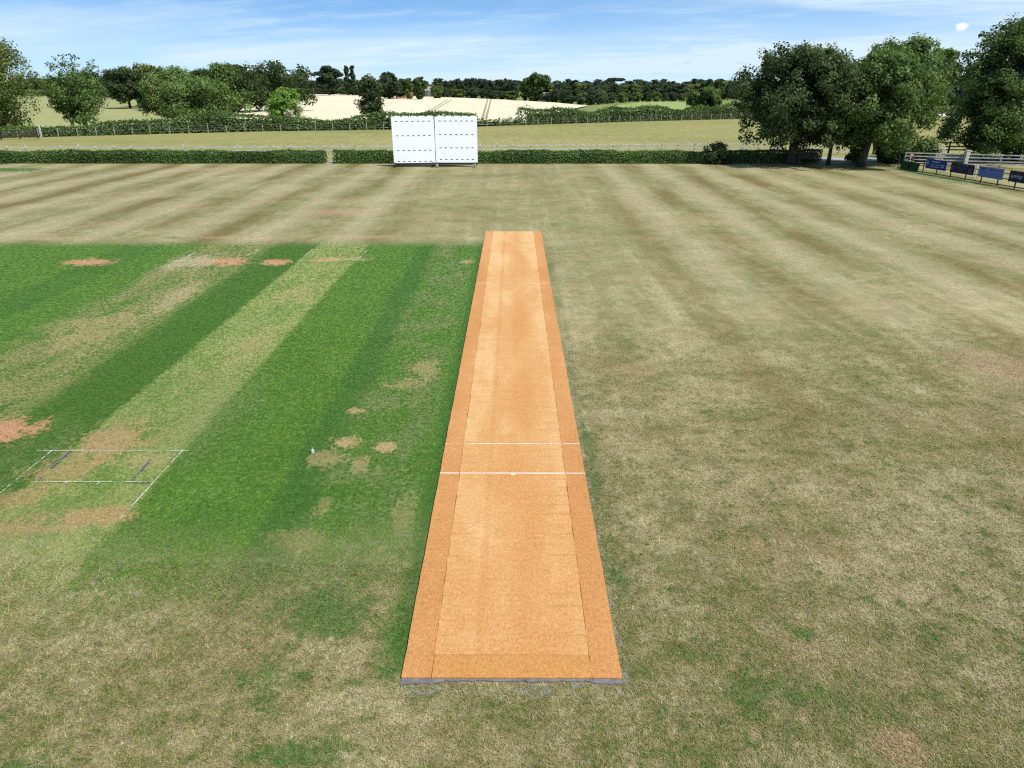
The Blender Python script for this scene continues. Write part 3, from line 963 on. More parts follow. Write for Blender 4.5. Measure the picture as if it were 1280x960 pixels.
# ------------------------------------------------------------------ fences
def fence(name, line, step, hp, pw, rails, rw, rt, mat, label, seed=1, jit=.02, top_every=0, wire=False, group=None, rail_mat=None, skip=0.):
    rng = np.random.default_rng(seed)
    root = empty(name, (line[0][0], line[0][1], 0)); tag(root, label, 'fence', group)
    o = Vector((line[0][0], line[0][1], 0))
    pts = []
    for a, b_ in zip(line[:-1], line[1:]):
        a = Vector((a[0], a[1], 0)); b_ = Vector((b_[0], b_[1], 0)); n = max(round((b_ - a).length / step), 1)
        for i in range(n): pts.append(a.lerp(b_, i / n) - o)
    pts.append(Vector((line[-1][0], line[-1][1], 0)) - o)
    base = None
    hs = []
    for i, p in enumerate(pts):
        h = hp * (1 + rng.normal() * jit)
        if top_every and i % top_every == 0: h *= 1.08
        hs.append(h)
        if base is None:
            mb = MB(); mb.box((0, 0, hp / 2), (pw, pw, hp), bev=pw * .1)
            base = mb.mesh('post'); base.materials.append(mat)
        q = link('post', base, None, root, p)
        q.scale = (1 + rng.normal() * .08, 1 + rng.normal() * .08, h / hp)
        q.rotation_euler = (rng.normal() * .02, rng.normal() * .02, rng.normal() * .1)
    for z in rails:
        mb = MB()
        for a, b_ in zip(pts[:-1], pts[1:]):
            if rng.random() < skip: continue
            d = (b_ - a).normalized(); n = Vector((d.y, -d.x, 0)) * (pw * .5 + rt * .5 + .002)
            za, zb = z + rng.normal() * .012, z + rng.normal() * .012
            if wire: mb.tube([a + Vector((0, 0, za)), b_ + Vector((0, 0, zb))], rt, 4)
            else: mb.bar(a + n + Vector((0, 0, za)) + d * .004, b_ + n + Vector((0, 0, zb)) - d * .004, rt, rw)
        mb.build('wire' if wire else 'rail', rail_mat or mat, root)
    return root


fence('rail_fence', [(-62, 71.0), (-30, 71.6), (0, 74.0), (20, 76.0), (35, 76.6)], 1.7, 1.22, .11, (.32, .72, 1.08), .11, .04, M['grey_wood'], 'long weathered pale post and rail fence just behind the clipped hedge', 3, .04, 3, rail_mat=M['grey_wood'])
fence('dark_fence', [(37, 76.6), (52, 76.0)], 1.9, 1.3, .15, (.48, .82, 1.16), .12, .05, M['dark_wood'], 'dark creosoted post and rail fence behind the white rails', 4, .02)
fence('white_fence', [(34.9, 66.3), (39.7, 64.9), (44.5, 63.3), (52, 61.0)], 2.4, 1.12, .13, (.25, .52, .79, 1.06), .09, .04, M['white_wood'], 'white painted four rail fence behind the advertising boards', 5, .02)
mbp = MB(); mbp.box((0, 0, .68), (.30, .30, 1.36), bev=.02); mbp.box((0, 0, 1.39), (.36, .36, .06), bev=.015)
gp = mbp.build('gate_post', M['white_wood'], None, False, (39.45, 64.75, 0)); tag(gp, 'thick white capped post among the white rails', 'post')
fence('wire_fence', [(p.x, p.y - .4) for p in FAR], 2.45, 1.15, .085, (.35, .75, 1.05), .01, .006, M['pale_post'], 'long wire fence on pale stakes in front of the field hedges', 6, .06, 0, True, rail_mat=M['wire'])
# white stake near the dark rails far off
q = P(57, 171)
mb = MB(); mb.box((0, 0, .75), (.2, .2, 1.5), bev=.02)
tag(mb.build('white_stake', M['white_wood'], None, False, (q.x, q.y - .9, 0)), 'thick white stake standing by the far field fence', 'post')
fence('dark_rail_fence', [(P(-40, 176.5).x, P(-40, 176.5).y - 1), (P(54, 172.5).x, P(54, 172.5).y - 1)], 2.2, 1.3, .13, (.4, .75, 1.1), .12, .05, M['dark_wood'], 'short dark rail fence under the overhanging bright tree', 8, .03)

# ------------------------------------------------------------------ far hedges
hL = lambda x: 1.25 + .95 / (1 + math.exp(-(x + 23) * .8)) + .22 * math.sin(x * .21) + .16 * math.sin(x * .57 + 2) + 1.35 * math.exp(-((x + 42) / 8) ** 2)
make_hedge('field_hedge', [off(p, 2.2) for p in FAR[0:6]] + [off(P(592, 158.5), 2.2)], hL, 2.2, .20, 44, 21, 'far_hedge', 'rough field hedge between the wire fence and the pale wheat', 'field hedges beyond the paddock', .10, .12)
hR = lambda x: 2.15 + .3 * math.sin(x * .33) + .25 * math.sin(x * .71 + 1)
make_hedge('field_hedge', [off(P(650, 156.8), 2.6), off(FAR[8], 2.6), off(FAR[9], 2.6), off(FAR[10], 2.6), off(P(960, 148), 2.6)], hR, 2.8, .22, 36, 22, 'far_hedge', 'tall rough field hedge in front of the green crop strip', 'field hedges beyond the paddock', .14, .16)
hW = lambda x: .75 + .2 * math.sin(x * .8)
make_hedge('weed_bank', [off(P(588, 158.5), 1.6), off(P(654, 156.6), 1.6)], hW, 1.8, .28, 16, 23, 'far_hedge', 'low weedy bank between the two field hedges', None, .25, .3, 'scrub')
hX = lambda x: 1.6 + .2 * math.sin(x * .4)
make_hedge('field_hedge', [off(P(1000, 147.2), 2), off(FAR[12], 2), off(FAR[13], 2)], hX, 2.2, .34, 12, 24, 'far_hedge', 'low field hedge behind the grazing sheep', 'field hedges beyond the paddock', .3, .3)
q0, q1 = P(-80, 118.3), P(160, 120.5)
make_hedge('distant_hedge', [(q0.x, q0.y), (q1.x, q1.y)], lambda x: 2.0 + .4 * math.sin(x * .12), 4, .8, 2.0, 25, 'far_hedge', 'distant dark hedge below the lime green strip', None, .4, .4)
q0, q1 = P(-80, 112.0), P(75, 112.2)
make_hedge('distant_hedge', [(q0.x, q0.y), (q1.x, q1.y)], lambda x: 3.2 + .5 * math.sin(x * .1), 6, 1.4, .8, 26, 'far_hedge', 'distant dark hedge above the lime green strip', None, .4, .4)


# ------------------------------------------------------------------ trees near the boundary
def spot(px, py): return tuple(P(px, py).xy) + (0.,)


make_tree('oak_tree', spot(988, 205.5), 10.4, 9.9, 1.9, 'oak', 'oak', 31, 'dark rounded tree over the hedge end, beside the bench', None, n=330, cr=.80, leaves=150, leaf=.15, r0=.36, limbs=26, lobes=.3, lean=(.4, 0))
make_tree('hedgerow_tree', spot(1035, 206), 6.2, 8.2, 2.1, 'oak', 'mid', 32, 'slender dull green tree directly beside the bench', None, n=170, cr=.7, leaves=130, leaf=.14, r0=.15, limbs=16)
make_tree('leaning_tree', spot(1083, 208.5), 8.2, 9.3, 1.9, 'oak', 'mid', 33, 'broad green tree with a leaning trunk near the boards', None, n=290, cr=.78, leaves=150, leaf=.15, r0=.27, limbs=24, lean=(.5, .2), base=(-.5, 0), lobes=.35)
make_tree('overhanging_tree', spot(1242, 202), 7.8, 12.3, .7, 'column', 'mid', 34, 'tall green tree behind the white rails with a slanting trunk', None, n=400, cr=.85, leaves=140, leaf=.15, r0=.24, limbs=34, lean=(.5, .6), base=(-1.1, -.3), lobes=.3, top_thin=.3)
make_tree('willow_tree', spot(1280, 201), 7.4, 12.1, 1.2, 'column', 'grey', 35, 'tall grey green willow at the frame edge behind the boards', None, n=290, cr=.8, leaves=130, leaf=.14, r0=.28, limbs=26, lean=(1.0, .8), base=(-1.0, 0), lobes=.3, top_thin=.5)
make_tree('willow_tree', (P(1226, 196).x, 70.5, 0), 6.2, 13.3, 2.6, 'column', 'grey', 36, 'silvery willow rising behind the slanting trunk', None, n=210, cr=.75, leaves=110, leaf=.14, r0=.2, limbs=24, lobes=.35, top_thin=.7)


def bush(name, loc, w, h, mat, seed, label, n=40, cr=.45, leaves=90, leaf=.13, group=None, z0=.1, cat='bush'):
    return make_tree(name, loc, w, h, z0, 'round', mat, seed, label, group, n=n, cr=cr, leaves=leaves, leaf=leaf, r0=.06, limbs=10, cat=cat)


bush('shady_bush', spot(1110, 203), 3.4, 3.4, 'oak', 41, 'dark bush between the leaning tree and the green board', n=75, cr=.55, leaves=110, leaf=.15)
bush('flowering_bush', (P(1140, 200).x, 67.4, 0), 1.9, 1.9, 'pale_bloom', 42, 'pale blossoming bush at the start of the white rails', n=30, cr=.3, leaves=34, leaf=.12)
bush('leafy_bush', (P(1130, 200).x, 67.8, 0), 2.0, 2.4, 'mid', 46, 'green bush behind the pale blossom', n=40, cr=.5, leaves=90, leaf=.15)
bush('hedge_bush', spot(896, 205), 2.0, 1.9, 'oak', 43, 'dark round bush bulging over the end of the sunlit hedge', n=36, cr=.4, leaves=100, leaf=.12)
bush('low_bush', (P(1052, 200).x, 68.0, 0), 1.7, 1.6, 'olive', 44, 'small olive bush between the slender tree and the stump', n=26, cr=.36, leaves=90, leaf=.12)
# stump with a white top
mb = MB(); mb.tube([(0, 0, 0), (.12, 0, .6), (.2, .02, 1.2)], [.2, .15, .13], 10)
st = mb.build('tree_stump', M['bark'], None, True, spot(1069, 203.5)); tag(st, 'leaning cut stump with a pale post behind it', 'stump')
mb = MB(); mb.box((0, 0, .95), (.16, .16, 1.9), bev=.015)
tag(mb.build('pale_post', M['white_wood'], None, False, (P(1074, 196).x, 70.2, 0)), 'slim white post behind the leaning cut stump', 'post')

# ------------------------------------------------------------------ bench
bx = P(1010, 204.5)
bench = empty('garden_bench', (bx.x, bx.y, 0), math.radians(-4)); tag(bench, 'old curved back wooden bench in the shade of the trees', 'bench')
bw = 1.75
mb = MB()
for k in range(4): mb.box((0, -.20 + k * .13, .44), (bw, .11, .03), bev=.005)
mb.build('seat', M['bench_wood'], bench)
mb = MB()
for k in range(14):
    xx = -bw / 2 + .1 + k * (bw - .2) / 13
    top = .82 + .13 * (1 - (2 * xx / bw) ** 2)
    mb.box((xx, .26, (.46 + top) / 2), (.05, .025, top - .46))
pr = None
for k in range(17):
    xx = -bw / 2 + k * bw / 16; zz = .84 + .13 * (1 - (2 * xx / bw) ** 2)
    if pr: mb.bar(pr, (xx, .26, zz), .045, .07)
    pr = (xx, .26, zz)
mb.build('backrest', M['bench_wood'], bench)
for sx in (-1, 1):
    for yy, hh in ((-.24, .62), (.27, .84)):
        mb = MB(); mb.box((sx * (bw / 2 - .03), yy, hh / 2), (.06, .06, hh), bev=.006); mb.build('leg', M['bench_wood'], bench)
    mb = MB(); mb.box((sx * (bw / 2 - .03), 0, .64), (.07, .56, .035), bev=.008); mb.build('armrest', M['bench_wood'], bench)

# ------------------------------------------------------------------ boards on the dark fence at the edge
fa = P(1122, 211); fb = P(1284, 238.5)
fdir = (fb - fa).normalized()
L0 = (fb - fa).length
fence('boundary_fence', [fa.xy[:], (fb + fdir * 2).xy[:]], 1.55, 1.02, .07, (.10, .55, .92), .06, .035, M['dark_wood'], 'dark low boundary fence that carries the advertising boards', 7, .02)


def board(px, wid, zb, hgt, mat, label, name='advertising_board', tilt=0.0, dz=.0):
    """flat board hung on the field side of the fence; local x runs towards the camera, y up, z to the field"""
    # find place along the fence seen at photo column px
    best = min((abs((640 + FPX * ((CAMROT.transposed() @ (fa + fdir * s - cam.location)).x / -(CAMROT.transposed() @ (fa + fdir * s - cam.location)).z)) - px), s) for s in np.linspace(-2, L0 + 3, 700))
    p = fa + fdir * float(best[1])
    x = fdir; z = Vector((0, 0, 1)); n = x.cross(z)            # towards the field (-x side)
    if n.x > 0: n = -n
    root = empty(name, (0, 0, 0)); tag(root, label, 'advertising board', 'advertising boards on the boundary fence')
    R = Matrix((x, z, n)).transposed().to_4x4()
    root.matrix_world = Matrix.Translation(p + n * .12 + Vector((0, 0, zb))) @ R @ Matrix.Rotation(tilt, 4, 'X')
    MB().box((wid / 2, hgt / 2, 0), (wid, hgt, .03), bev=.006).build('panel', mat, root)
    return root


def marks(root, name, mat, boxes):
    mb = MB()
    for (x, y, w, h) in boxes: mb.box((x + w / 2, y + h / 2, .019), (w, h, .006))
    return mb.build(name, mat, root)


def text(root, body, size, x, y, mat, wid=None):
    cu = bpy.data.curves.new('lettering', 'FONT'); cu.body = body; cu.size = size; cu.extrude = .003; cu.resolution_u = 3
    tmp = bpy.data.objects.new('tmp_letters', cu); COL.objects.link(tmp)
    bpy.context.view_layer.update()
    me = bpy.data.meshes.new_from_object(tmp.evaluated_get(bpy.context.evaluated_depsgraph_get()))
    bpy.data.objects.remove(tmp)
    me.name = 'lettering'
    co = np.empty(len(me.vertices) * 3, np.float32); me.vertices.foreach_get('co', co); co = co.reshape(-1, 3)
    if wid: co[:, 0] *= wid / max(co[:, 0].max() - co[:, 0].min(), 1e-3)
    co[:, 0] += x - co[:, 0].min(); co[:, 1] += y; co[:, 2] += .020
    me.vertices.foreach_set('co', co.reshape(-1)); me.materials.clear()
    return link('lettering', me, mat, root)


rngm = np.random.default_rng(5)


def scribble(x, y, w, h, n):
    """a row of small upright marks: writing too small to read"""
    out = []; cx = x; cw = w / n
    for i in range(n):
        if rngm.random() < .14: cx += cw; continue
        out.append((cx, y + rngm.random() * h * .15, cw * .62, h * (.55 + .45 * rngm.random()))); cx += cw
    return out


b1 = board(1125.5, 2.3, .02, .72, M['b_green'], 'green board standing low on the grass by the dark bush', tilt=-.12)
marks(b1, 'logo', M['ink_dark'], [(.95, .28, .34, .22), (1.02, .20, .2, .38), (1.35, .3, .25, .14)])
b2 = board(1156.5, 2.3, .44, .74, M['b_blue'], 'bright blue board with pale writing, second from the dark bush')
marks(b2, 'lettering', M['ink_white'], scribble(.65, .5, .95, .14, 8) + scribble(.55, .30, 1.2, .07, 16) + scribble(.55, .14, 1.1, .07, 14) + [(.12, .2, .05, .45), (.24, .28, .05, .3), (1.75, .2, .32, .06), (1.75, .34, .32, .06)])
b3 = board(1187, 2.4, .44, .72, M['b_navy'], 'dark navy board with faint grey writing, under the thick white post')
marks(b3, 'lettering', M['ink_soft'], scribble(.55, .56, .5, .1, 6) + scribble(1.15, .54, .6, .12, 7) + scribble(.7, .36, .9, .07, 14) + scribble(.72, .2, .7, .07, 12) + [(.12, .2, .28, .05), (.12, .4, .28, .05), (.1, .2, .05, .25), (1.95, .15, .3, .06), (1.95, .35, .3, .05), (1.92, .15, .06, .25)])
b4 = board(1222, 2.3, .44, .74, M['b_pale'], 'pale blue board with navy and magenta writing')
for sc_ in (scribble(.18, .5, .55, .18, 5), scribble(.2, .36, .5, .06, 9), scribble(.95, .5, .35, .16, 3)): marks(b4, 'lettering', M['ink_navy'], sc_)
marks(b4, 'lettering', M['ink_pink'], scribble(1.32, .5, .85, .16, 8))
marks(b4, 'lettering', M['ink_soft'], scribble(.95, .3, 1.2, .06, 18) + scribble(.95, .16, 1.2, .06, 18) + scribble(.2, .16, .5, .06, 8))
b5 = board(1259.5, 2.4, .44, .74, M['b_navy'], 'navy board with the white word unity at the frame edge')
text(b5, 'unity', .38, .16, .28, M['ink_white'], 1.0)
marks(b5, 'lettering', M['ink_soft'], scribble(1.4, .5, .8, .1, 9) + scribble(1.4, .3, .8, .07, 12))
for px_, mt, lb in ((1214, 'white_wood', 'thin white stake leaning between the navy and pale blue boards'), (1217.5, 'pale_yellow', 'thin yellowish stake leaning between the navy and pale blue boards'), (1257, 'pale_yellow2', 'thin yellowish stake beside the board that reads unity')):
    if mt.startswith('pale_yellow') and 'pale_yellow' not in M: M['pale_yellow'] = plain("pale_yellow_paint", S(214, 206, 140), S(196, 188, 120), .7, 4)
    best = P(px_, 222 if px_ < 1230 else 229)
    mb = MB(); mb.bar((0, 0, 0), (.10, .12, 1.02), .09, .07)
    tag(mb.build('boundary_stake', M['white_wood' if mt == 'white_wood' else 'pale_yellow'], None, False, (best.x + .25, best.y, 0)), lb, 'stake')
mb = MB(); mb.box((0, 0, .5), (.22, .1, 1.0), bev=.01); mk = mb.build('marker_post', M['white_wood'], None, False, (P(1144, 209).x, 65.6, 0)); tag(mk, 'short white marker post with a red band by the white rails', 'post')
mb = MB(); mb.box((0.05, -.055, .72), (.14, .012, .3)); mb.build('red_band', M['red'], mk)


# ------------------------------------------------------------------ sheep
def sheep(loc, rz, label, s=1.0):
    root = empty('sheep', loc, rz); root.scale = (s, s, s); tag(root, label, 'sheep', 'sheep grazing in the paddock')
    me = bpy.data.meshes.new('body')
    vs = [(0, 0, .62), (-.42, 0, .64), (.38, 0, .64), (.58, 0, .66), (.74, 0, .50), (.86, 0, .30)]
    ed = [(0, 1), (0, 2), (2, 3), (3, 4), (4, 5)]
    rad = [.29, .27, .26, .17, .11, .075]
    for sx, xb in ((0.34, 2), (-.38, 1)):
        for sy in (-.13, .13):
            i = len(vs); k = -.05 if sx < 0 else .02
            vs += [(sx, sy, .42), (sx + k, sy, .24), (sx, sy, .03)]; ed += [(xb, i), (i, i + 1), (i + 1, i + 2)]; rad += [.09, .045, .04]
    i = len(vs); vs.append((-.72, 0, .48)); ed.append((1, i)); rad.append(.05)
    me.from_pydata(vs, ed, [])
    o = bpy.data.objects.new('body', me); COL.objects.link(o); o.parent = root
    o.modifiers.new('skin', 'SKIN')
    sd = me.skin_vertices[0].data
    for k, r in enumerate(rad): sd[k].radius = (r, r)
    sd[0].use_root = True
    o.modifiers.new('sub', 'SUBSURF').levels = 1
    o.modifiers['sub'].render_levels = 1
    me.materials.append(M['wool'])
    mb = MB()
    for sy in (-1, 1): mb.bar((.74, sy * .09, .58), (.70, sy * .22, .55), .07, .03)
    mb.build('ears', M['sheep_skin'], root)
    return root


for px_, py_, rz_, lb in ((1142.5, 148.0, .2, 'white sheep grazing beside the edge of the leaning tree'), (1149, 148.6, 2.7, 'white sheep in the middle of the three sheep'), (1176.5, 149.0, 3.3, 'white sheep grazing close to the tall tree behind the rails')):
    sheep(tuple(P(px_, py_).xy) + (0,), rz_, lb, 1.15)

# ------------------------------------------------------------------ trees beyond the paddock
def on(px, Y): return (at(px, 110, Y).x, Y, 0)


def top(py, Y): return at(640, py, Y).z


def wide(px, Y): return px / FPX * (Y * .92 + 2.6)


def far_tree(name, px, Y, wpx, ytop, z0, kind, mat, seed, label, group=None, **kw):
    h = top(ytop, Y); w = wide(wpx, Y)
    kw.setdefault('cr', max(.8, w * .11)); kw.setdefault('leaf', max(.17, Y * .0018)); kw.setdefault('n', 150); kw.setdefault('leaves', 110); kw.setdefault('r0', .028 * h); kw.setdefault('limbs', 10)
    return make_tree(name, on(px, Y), w, h, z0, kind, M and mat, seed, label, group, **kw)


far_tree('ash_tree', -8, 106, 96, 46, 1.2, 'round', 'olive', 51, 'bright green tree cut by the frame edge, hanging over the field fence', n=190, leaves=95, lobes=.12)
far_tree('ash_tree', 97, 113, 72, 63, 1.6, 'vase', 'mid', 52, 'tall tree with a thin see-through top standing in the field hedge', n=150, leaves=80, top_thin=.9, lobes=.3, limbs=26, lean=(-.6, 0))
far_tree('round_tree', 246, 121, 84, 95, 1.0, 'round', 'mid', 53, 'round green tree rising from the hedge, dark at its foot', n=170, leaves=100, lobes=.12)
far_tree('spreading_tree', 203, 140, 64, 98, 1.2, 'round', 'olive', 54, 'yellowish green tree just beyond the round one', n=120, leaves=80)
far_tree('lime_tree', 352, 126, 42, 109, .8, 'round', 'bright', 55, 'small lime green tree by the pale wheat', n=80, leaves=80, lobes=.12)
bush('elder_bush', on(366, 125), 3.6, 4.0, 'pale_bloom', 56, 'pale flowering bush against the small lime green tree', n=30, cr=.5, leaves=26, leaf=.28)
far_tree('ivy_tree', 463, 121, 33, 92, 1.2, 'pole', 'oak', 57, 'narrow ivy covered tree standing alone against the wheat', n=80, leaves=85, top_thin=.3)
far_tree('twiggy_tree', 335, 188, 86, 72, 1.2, 'round', 'oak', 58, 'large dark twiggy tree rising above the others by the wheat', n=150, leaves=75, lobes=.3, top_thin=.6, leaf=.42)
far_tree('chestnut_tree', 280, 180, 70, 78, .8, 'dome', 'mid', 59, 'full green tree next to the dark twiggy one', n=120)
far_tree('flat_topped_pine', 291, 230, 34, 79, 8, 'round', 'conifer', 60, 'flat topped pine peeping over the full green tree', n=40, flat=.6)
far_tree('spreading_tree', 215, 205, 70, 83, 2, 'round', 'mid', 61, 'wide green tree filling the skyline behind the round tree', n=120)
far_tree('spreading_tree', 158, 215, 52, 84, 2, 'round', 'oak', 62, 'dark green tree on the skyline between the see-through and wide trees', n=100)
far_tree('spreading_tree', 185, 230, 44, 81, 2, 'round', 'olive', 63, 'olive tree on the skyline behind the yellowish one', n=90)
far_tree('spreading_tree', 258, 250, 50, 86, 2, 'round', 'oak', 64, 'dark tree in the skyline gap behind the full green one', n=90)
far_tree('cedar_tree', 411, 420, 34, 80, 3, 'oak', 'conifer', 65, 'tall dark cedar with layered top on the skyline above the wheat', n=90, lobes=.4, flat=.5)
for i, (px_, yt) in enumerate(((435, 82), (442, 82.5))):
    far_tree('spruce_tree', px_, 420, 11, yt, 1, 'cone', 'conifer', 66 + i, ('pointed spruce nearer the cedar, one of a pair', 'pointed spruce nearer the rounded dark tree, one of a pair')[i], n=50, leaves=50, lobes=.1)
far_tree('skyline_tree', 487, 330, 40, 91, 1, 'dome', 'conifer', 68, 'rounded dark tree on the skyline behind the narrow ivy tree', n=100)
far_tree('skyline_tree', 509, 330, 12, 98.5, 1, 'pole', 'mid', 74, 'small slim tree beside the brick house', n=40)
far_tree('skyline_tree', 546, 345, 15, 106.5, .5, 'round', 'mid', 75, 'low rounded tree hiding most of the pale house', n=50)
far_tree('skyline_tree', 523, 320, 19, 96.5, 1, 'pole', 'oak', 69, 'dark square topped tree between the brick and pale houses', n=60)
far_tree('field_oak', 671, 300, 36, 92.5, 1, 'round', 'mid', 70, 'big round tree standing above the wood at the top of the wheat', n=130, lobes=.15)
far_tree('umbrella_pine', 768, 330, 17, 98, 10.5, 'round', 'conifer', 71, 'thin flat topped pine poking above the wood', n=26, flat=.5)
far_tree('hedgerow_tree', 884, 165, 38, 108, .8, 'round', 'mid', 72, 'bushy tree at the end of the crop strip by the dark rounded tree', n=110)
far_tree('field_oak', 892, 300, 26, 100, 1, 'round', 'oak', 73, 'small dark dome of a tree on the skyline near the rounded tree', n=70)
# behind the boundary trees
far_tree('ash_tree', 1068, 128, 84, 72, 2.0, 'round', 'grey', 81, 'grey green twiggy tree showing above the slender tree', n=150, lobes=.3, top_thin=.6, leaf=.3)
far_tree('ash_tree', 1124, 122, 106, 46, 3.4, 'oak', 'mid', 82, 'very tall wide tree rising behind the leaning tree', n=230, leaves=95, lobes=.2, leaf=.3)
far_tree('ash_tree', 1170, 150, 46, 62, 3.6, 'round', 'mid', 83, 'tall tree behind the sheep, left of the silvery willow', n=120, lobes=.25, leaf=.36)

M['hazy_wood'] = leaf_mat("hazy_wood_leaves", (.032, .056, .026, 1), (.088, .125, .052, 1))  # far wood leaf colours lightened and blued to stand in for distance haze
M['hazy_wood_deep'] = leaf_mat("hazy_wood_deep_leaves", (.026, .042, .024, 1), (.070, .095, .048, 1))
# a few kinds of woodland tree, copied along the edges of the far woods
PROTO = []
for i, (kd, mt, z0) in enumerate((('round', 'hazy_wood', .06), ('oak', 'hazy_wood_deep', .08), ('dome', 'hazy_wood', .05), ('round', 'olive', .06), ('dome', 'hazy_wood_deep', .05), ('round', 'hazy_wood_deep', .1))):
    rng = np.random.default_rng(200 + i)
    pos, nrm, size, tint, cen = crown_points(rng, 1.0, z0, 1.0, kd, 90, .12, 42, .055, .9, .5, (0, 0), .25, .2)
    cm = leaf_mesh('crown', pos, nrm, size, tint, rng); cm.materials.append(M[mt])
    tm = trunk_mesh(rng, cen, z0 + .1, 1.0, .03, (0, 0), 6); tm.materials.append(M['bark'])
    PROTO.append((cm, tm))
rngw = np.random.default_rng(77)


def wood(path, count, tops, wmin, wmax, label, group, depth=0., kinds=(0, 1, 2, 3, 4)):
    """trees along a path of (photo column, distance), with tops following a photo skyline"""
    for i in range(count):
        u = (i + .5 + rngw.normal() * .25) / count
        cols = [p[0] for p in path]; ds = [p[1] for p in path]
        px = cols[0] + (cols[-1] - cols[0]) * u
        Y = float(np.interp(px, cols, ds)) + rngw.random() * depth
        yt = float(np.interp(px, [t[0] for t in tops], [t[1] for t in tops])) + rngw.normal() * 1.0
        h = max(top(yt, Y), 2.5) * (.96 + .08 * rngw.random())
        w = wide(wmin + (wmax - wmin) * rngw.random(), Y)
        cm, tm = PROTO[kinds[rngw.integers(len(kinds))]]
        r = empty('woodland_tree', on(px, Y), rngw.random() * 6.28); tag(r, label, 'tree', group)
        r.scale = (w, w, h)
        link('crown', cm, None, r); link('trunk', tm, None, r)


# bushy fringe and taller row behind the wheat, then the wood to the end of the crop strip
wood([(340, 495), (450, 455), (520, 412), (560, 380)], 26, [(340, 104), (380, 103), (430, 101), (470, 100), (540, 108), (560, 108)], 12, 22, 'woodland tree on the skyline between the twiggy tree and the houses', 'woodland behind the wheat', 25)
wood([(340, 480), (450, 442), (520, 400), (590, 352), (640, 315), (690, 280), (740, 243)], 40, [(340, 111), (480, 110), (520, 108.5), (560, 110.5), (640, 114), (740, 121)], 9, 16, 'low leafy tree on the wood edge along the wheat', 'wood edge along the wheat', 4, (0, 2, 3))
wood([(548, 385), (600, 360), (650, 330)], 16, [(545, 105), (570, 100), (600, 99), (650, 101)], 13, 20, 'woodland tree on the skyline between the houses and the big round tree', 'woodland between the houses and the round tree', 20, (1, 4, 5, 1))
wood([(680, 300), (740, 275), (800, 318), (920, 322)], 34, [(680, 106), (700, 104.5), (740, 105.5), (800, 106), (860, 104.5), (890, 105), (920, 104)], 13, 22, 'woodland tree in the long wood behind the crop strip', 'woodland behind the crop strip', 25)
wood([(685, 286), (740, 246), (790, 288), (900, 300)], 26, [(680, 113), (740, 115), (800, 116), (900, 116)], 9, 15, 'low tree along the foot of the long wood by the crop strip', 'foot of the wood by the crop strip', 3, (0, 2, 3, 1))
wood([(-60, 900), (160, 900)], 22, [(-60, 98), (30, 98.5), (160, 97)], 16, 26, 'far off woodland tree behind the thin topped tree', 'far woodland beyond the lime green strip', 60, (1, 4, 1))
wood([(120, 330), (350, 330)], 18, [(120, 94), (200, 90), (260, 90), (350, 92)], 18, 30, 'woodland tree filling the gaps behind the wide green trees', 'woodland behind the wide green trees', 40)
wood([(900, 330), (1300, 330)], 22, [(900, 104), (1000, 98), (1300, 96)], 18, 30, 'woodland tree far behind the boundary trees and the sheep', 'woodland far behind the sheep', 40)
wood([(990, 175), (1300, 175)], 16, [(990, 118), (1100, 112), (1180, 108), (1300, 105)], 22, 34, 'leafy tree along the paddock end behind the sheep', 'trees along the paddock end', 10, (0, 2, 3))
wood([(-150, 760), (1430, 760)], 130, [(-150, 98), (640, 100.5), (1430, 99)], 13, 21, 'small tree on the farthest skyline', 'farthest trees on the horizon', 150, (1, 4, 0))


# ------------------------------------------------------------------ houses
def house(px, Y, wpx, yb, yt, wall, roof, label, rz=0.3):
    w = wide(wpx, Y); h = top(yt, Y); c = on(px, Y)
    root = empty('house', c, rz); tag(root, label, 'house')
    d = w * .7; eh = h * .62
    MB().box((0, 0, eh / 2), (w, d, eh)).build('wall', wall, root)
    mb = MB()
    o = .3
    v = [(-w / 2 - o, -d / 2 - o, eh), (w / 2 + o, -d / 2 - o, eh), (w / 2 + o, d / 2 + o, eh), (-w / 2 - o, d / 2 + o, eh), (-w / 2 - o, 0, h), (w / 2 + o, 0, h)]
    mb.v = v; mb.f = [[0, 1, 5, 4], [2, 3, 4, 5], [0, 4, 3], [1, 2, 5], [0, 3, 2, 1]]
    rf = mb.build('roof', roof, root)
    MB().box((w * .32, 0, h + .4), (.9, .7, 1.4)).build('chimney', M['brick'], rf)
    for k in (-.3, .3):
        for zf in (.3, .72):
            f = MB().box((k * w, -d / 2 - .02, eh * zf), (1.3, .08, 1.2)).build('window', M['white_wood'], root)
            MB().box((k * w, -d / 2 - .065, eh * zf), (1.1, .02, 1.0)).build('pane', M['glass'], f)
    return root


house(505, 345, 20, 118, 105.5, M['brick'], M['tile'], 'orange brick house half hidden beside the rounded dark tree')
house(538, 384, 11, 118, 108, M['render'], M['slate'], 'pale house half hidden among the skyline trees', -.4)
house(685, 288, 12, 122, 115.5, M['render'], M['slate'], 'small pale roofed house in the trees by the big round tree', .5)

# ------------------------------------------------------------------ light and sky
SUN_EL = math.radians(56)
SUN_DIR = Vector((.83, -.56, 0)).normalized() * math.cos(SUN_EL) + Vector((0, 0, math.sin(SUN_EL)))
sl = bpy.data.lights.new("sun", 'SUN'); so = bpy.data.objects.new("sun", sl); COL.objects.link(so)
sl.energy = 4.8; sl.angle = math.radians(.53); sl.color = (1.0, .965, .90)
so.rotation_euler = SUN_DIR.to_track_quat('Z', 'Y').to_euler()
so.location = SUN_DIR * 60

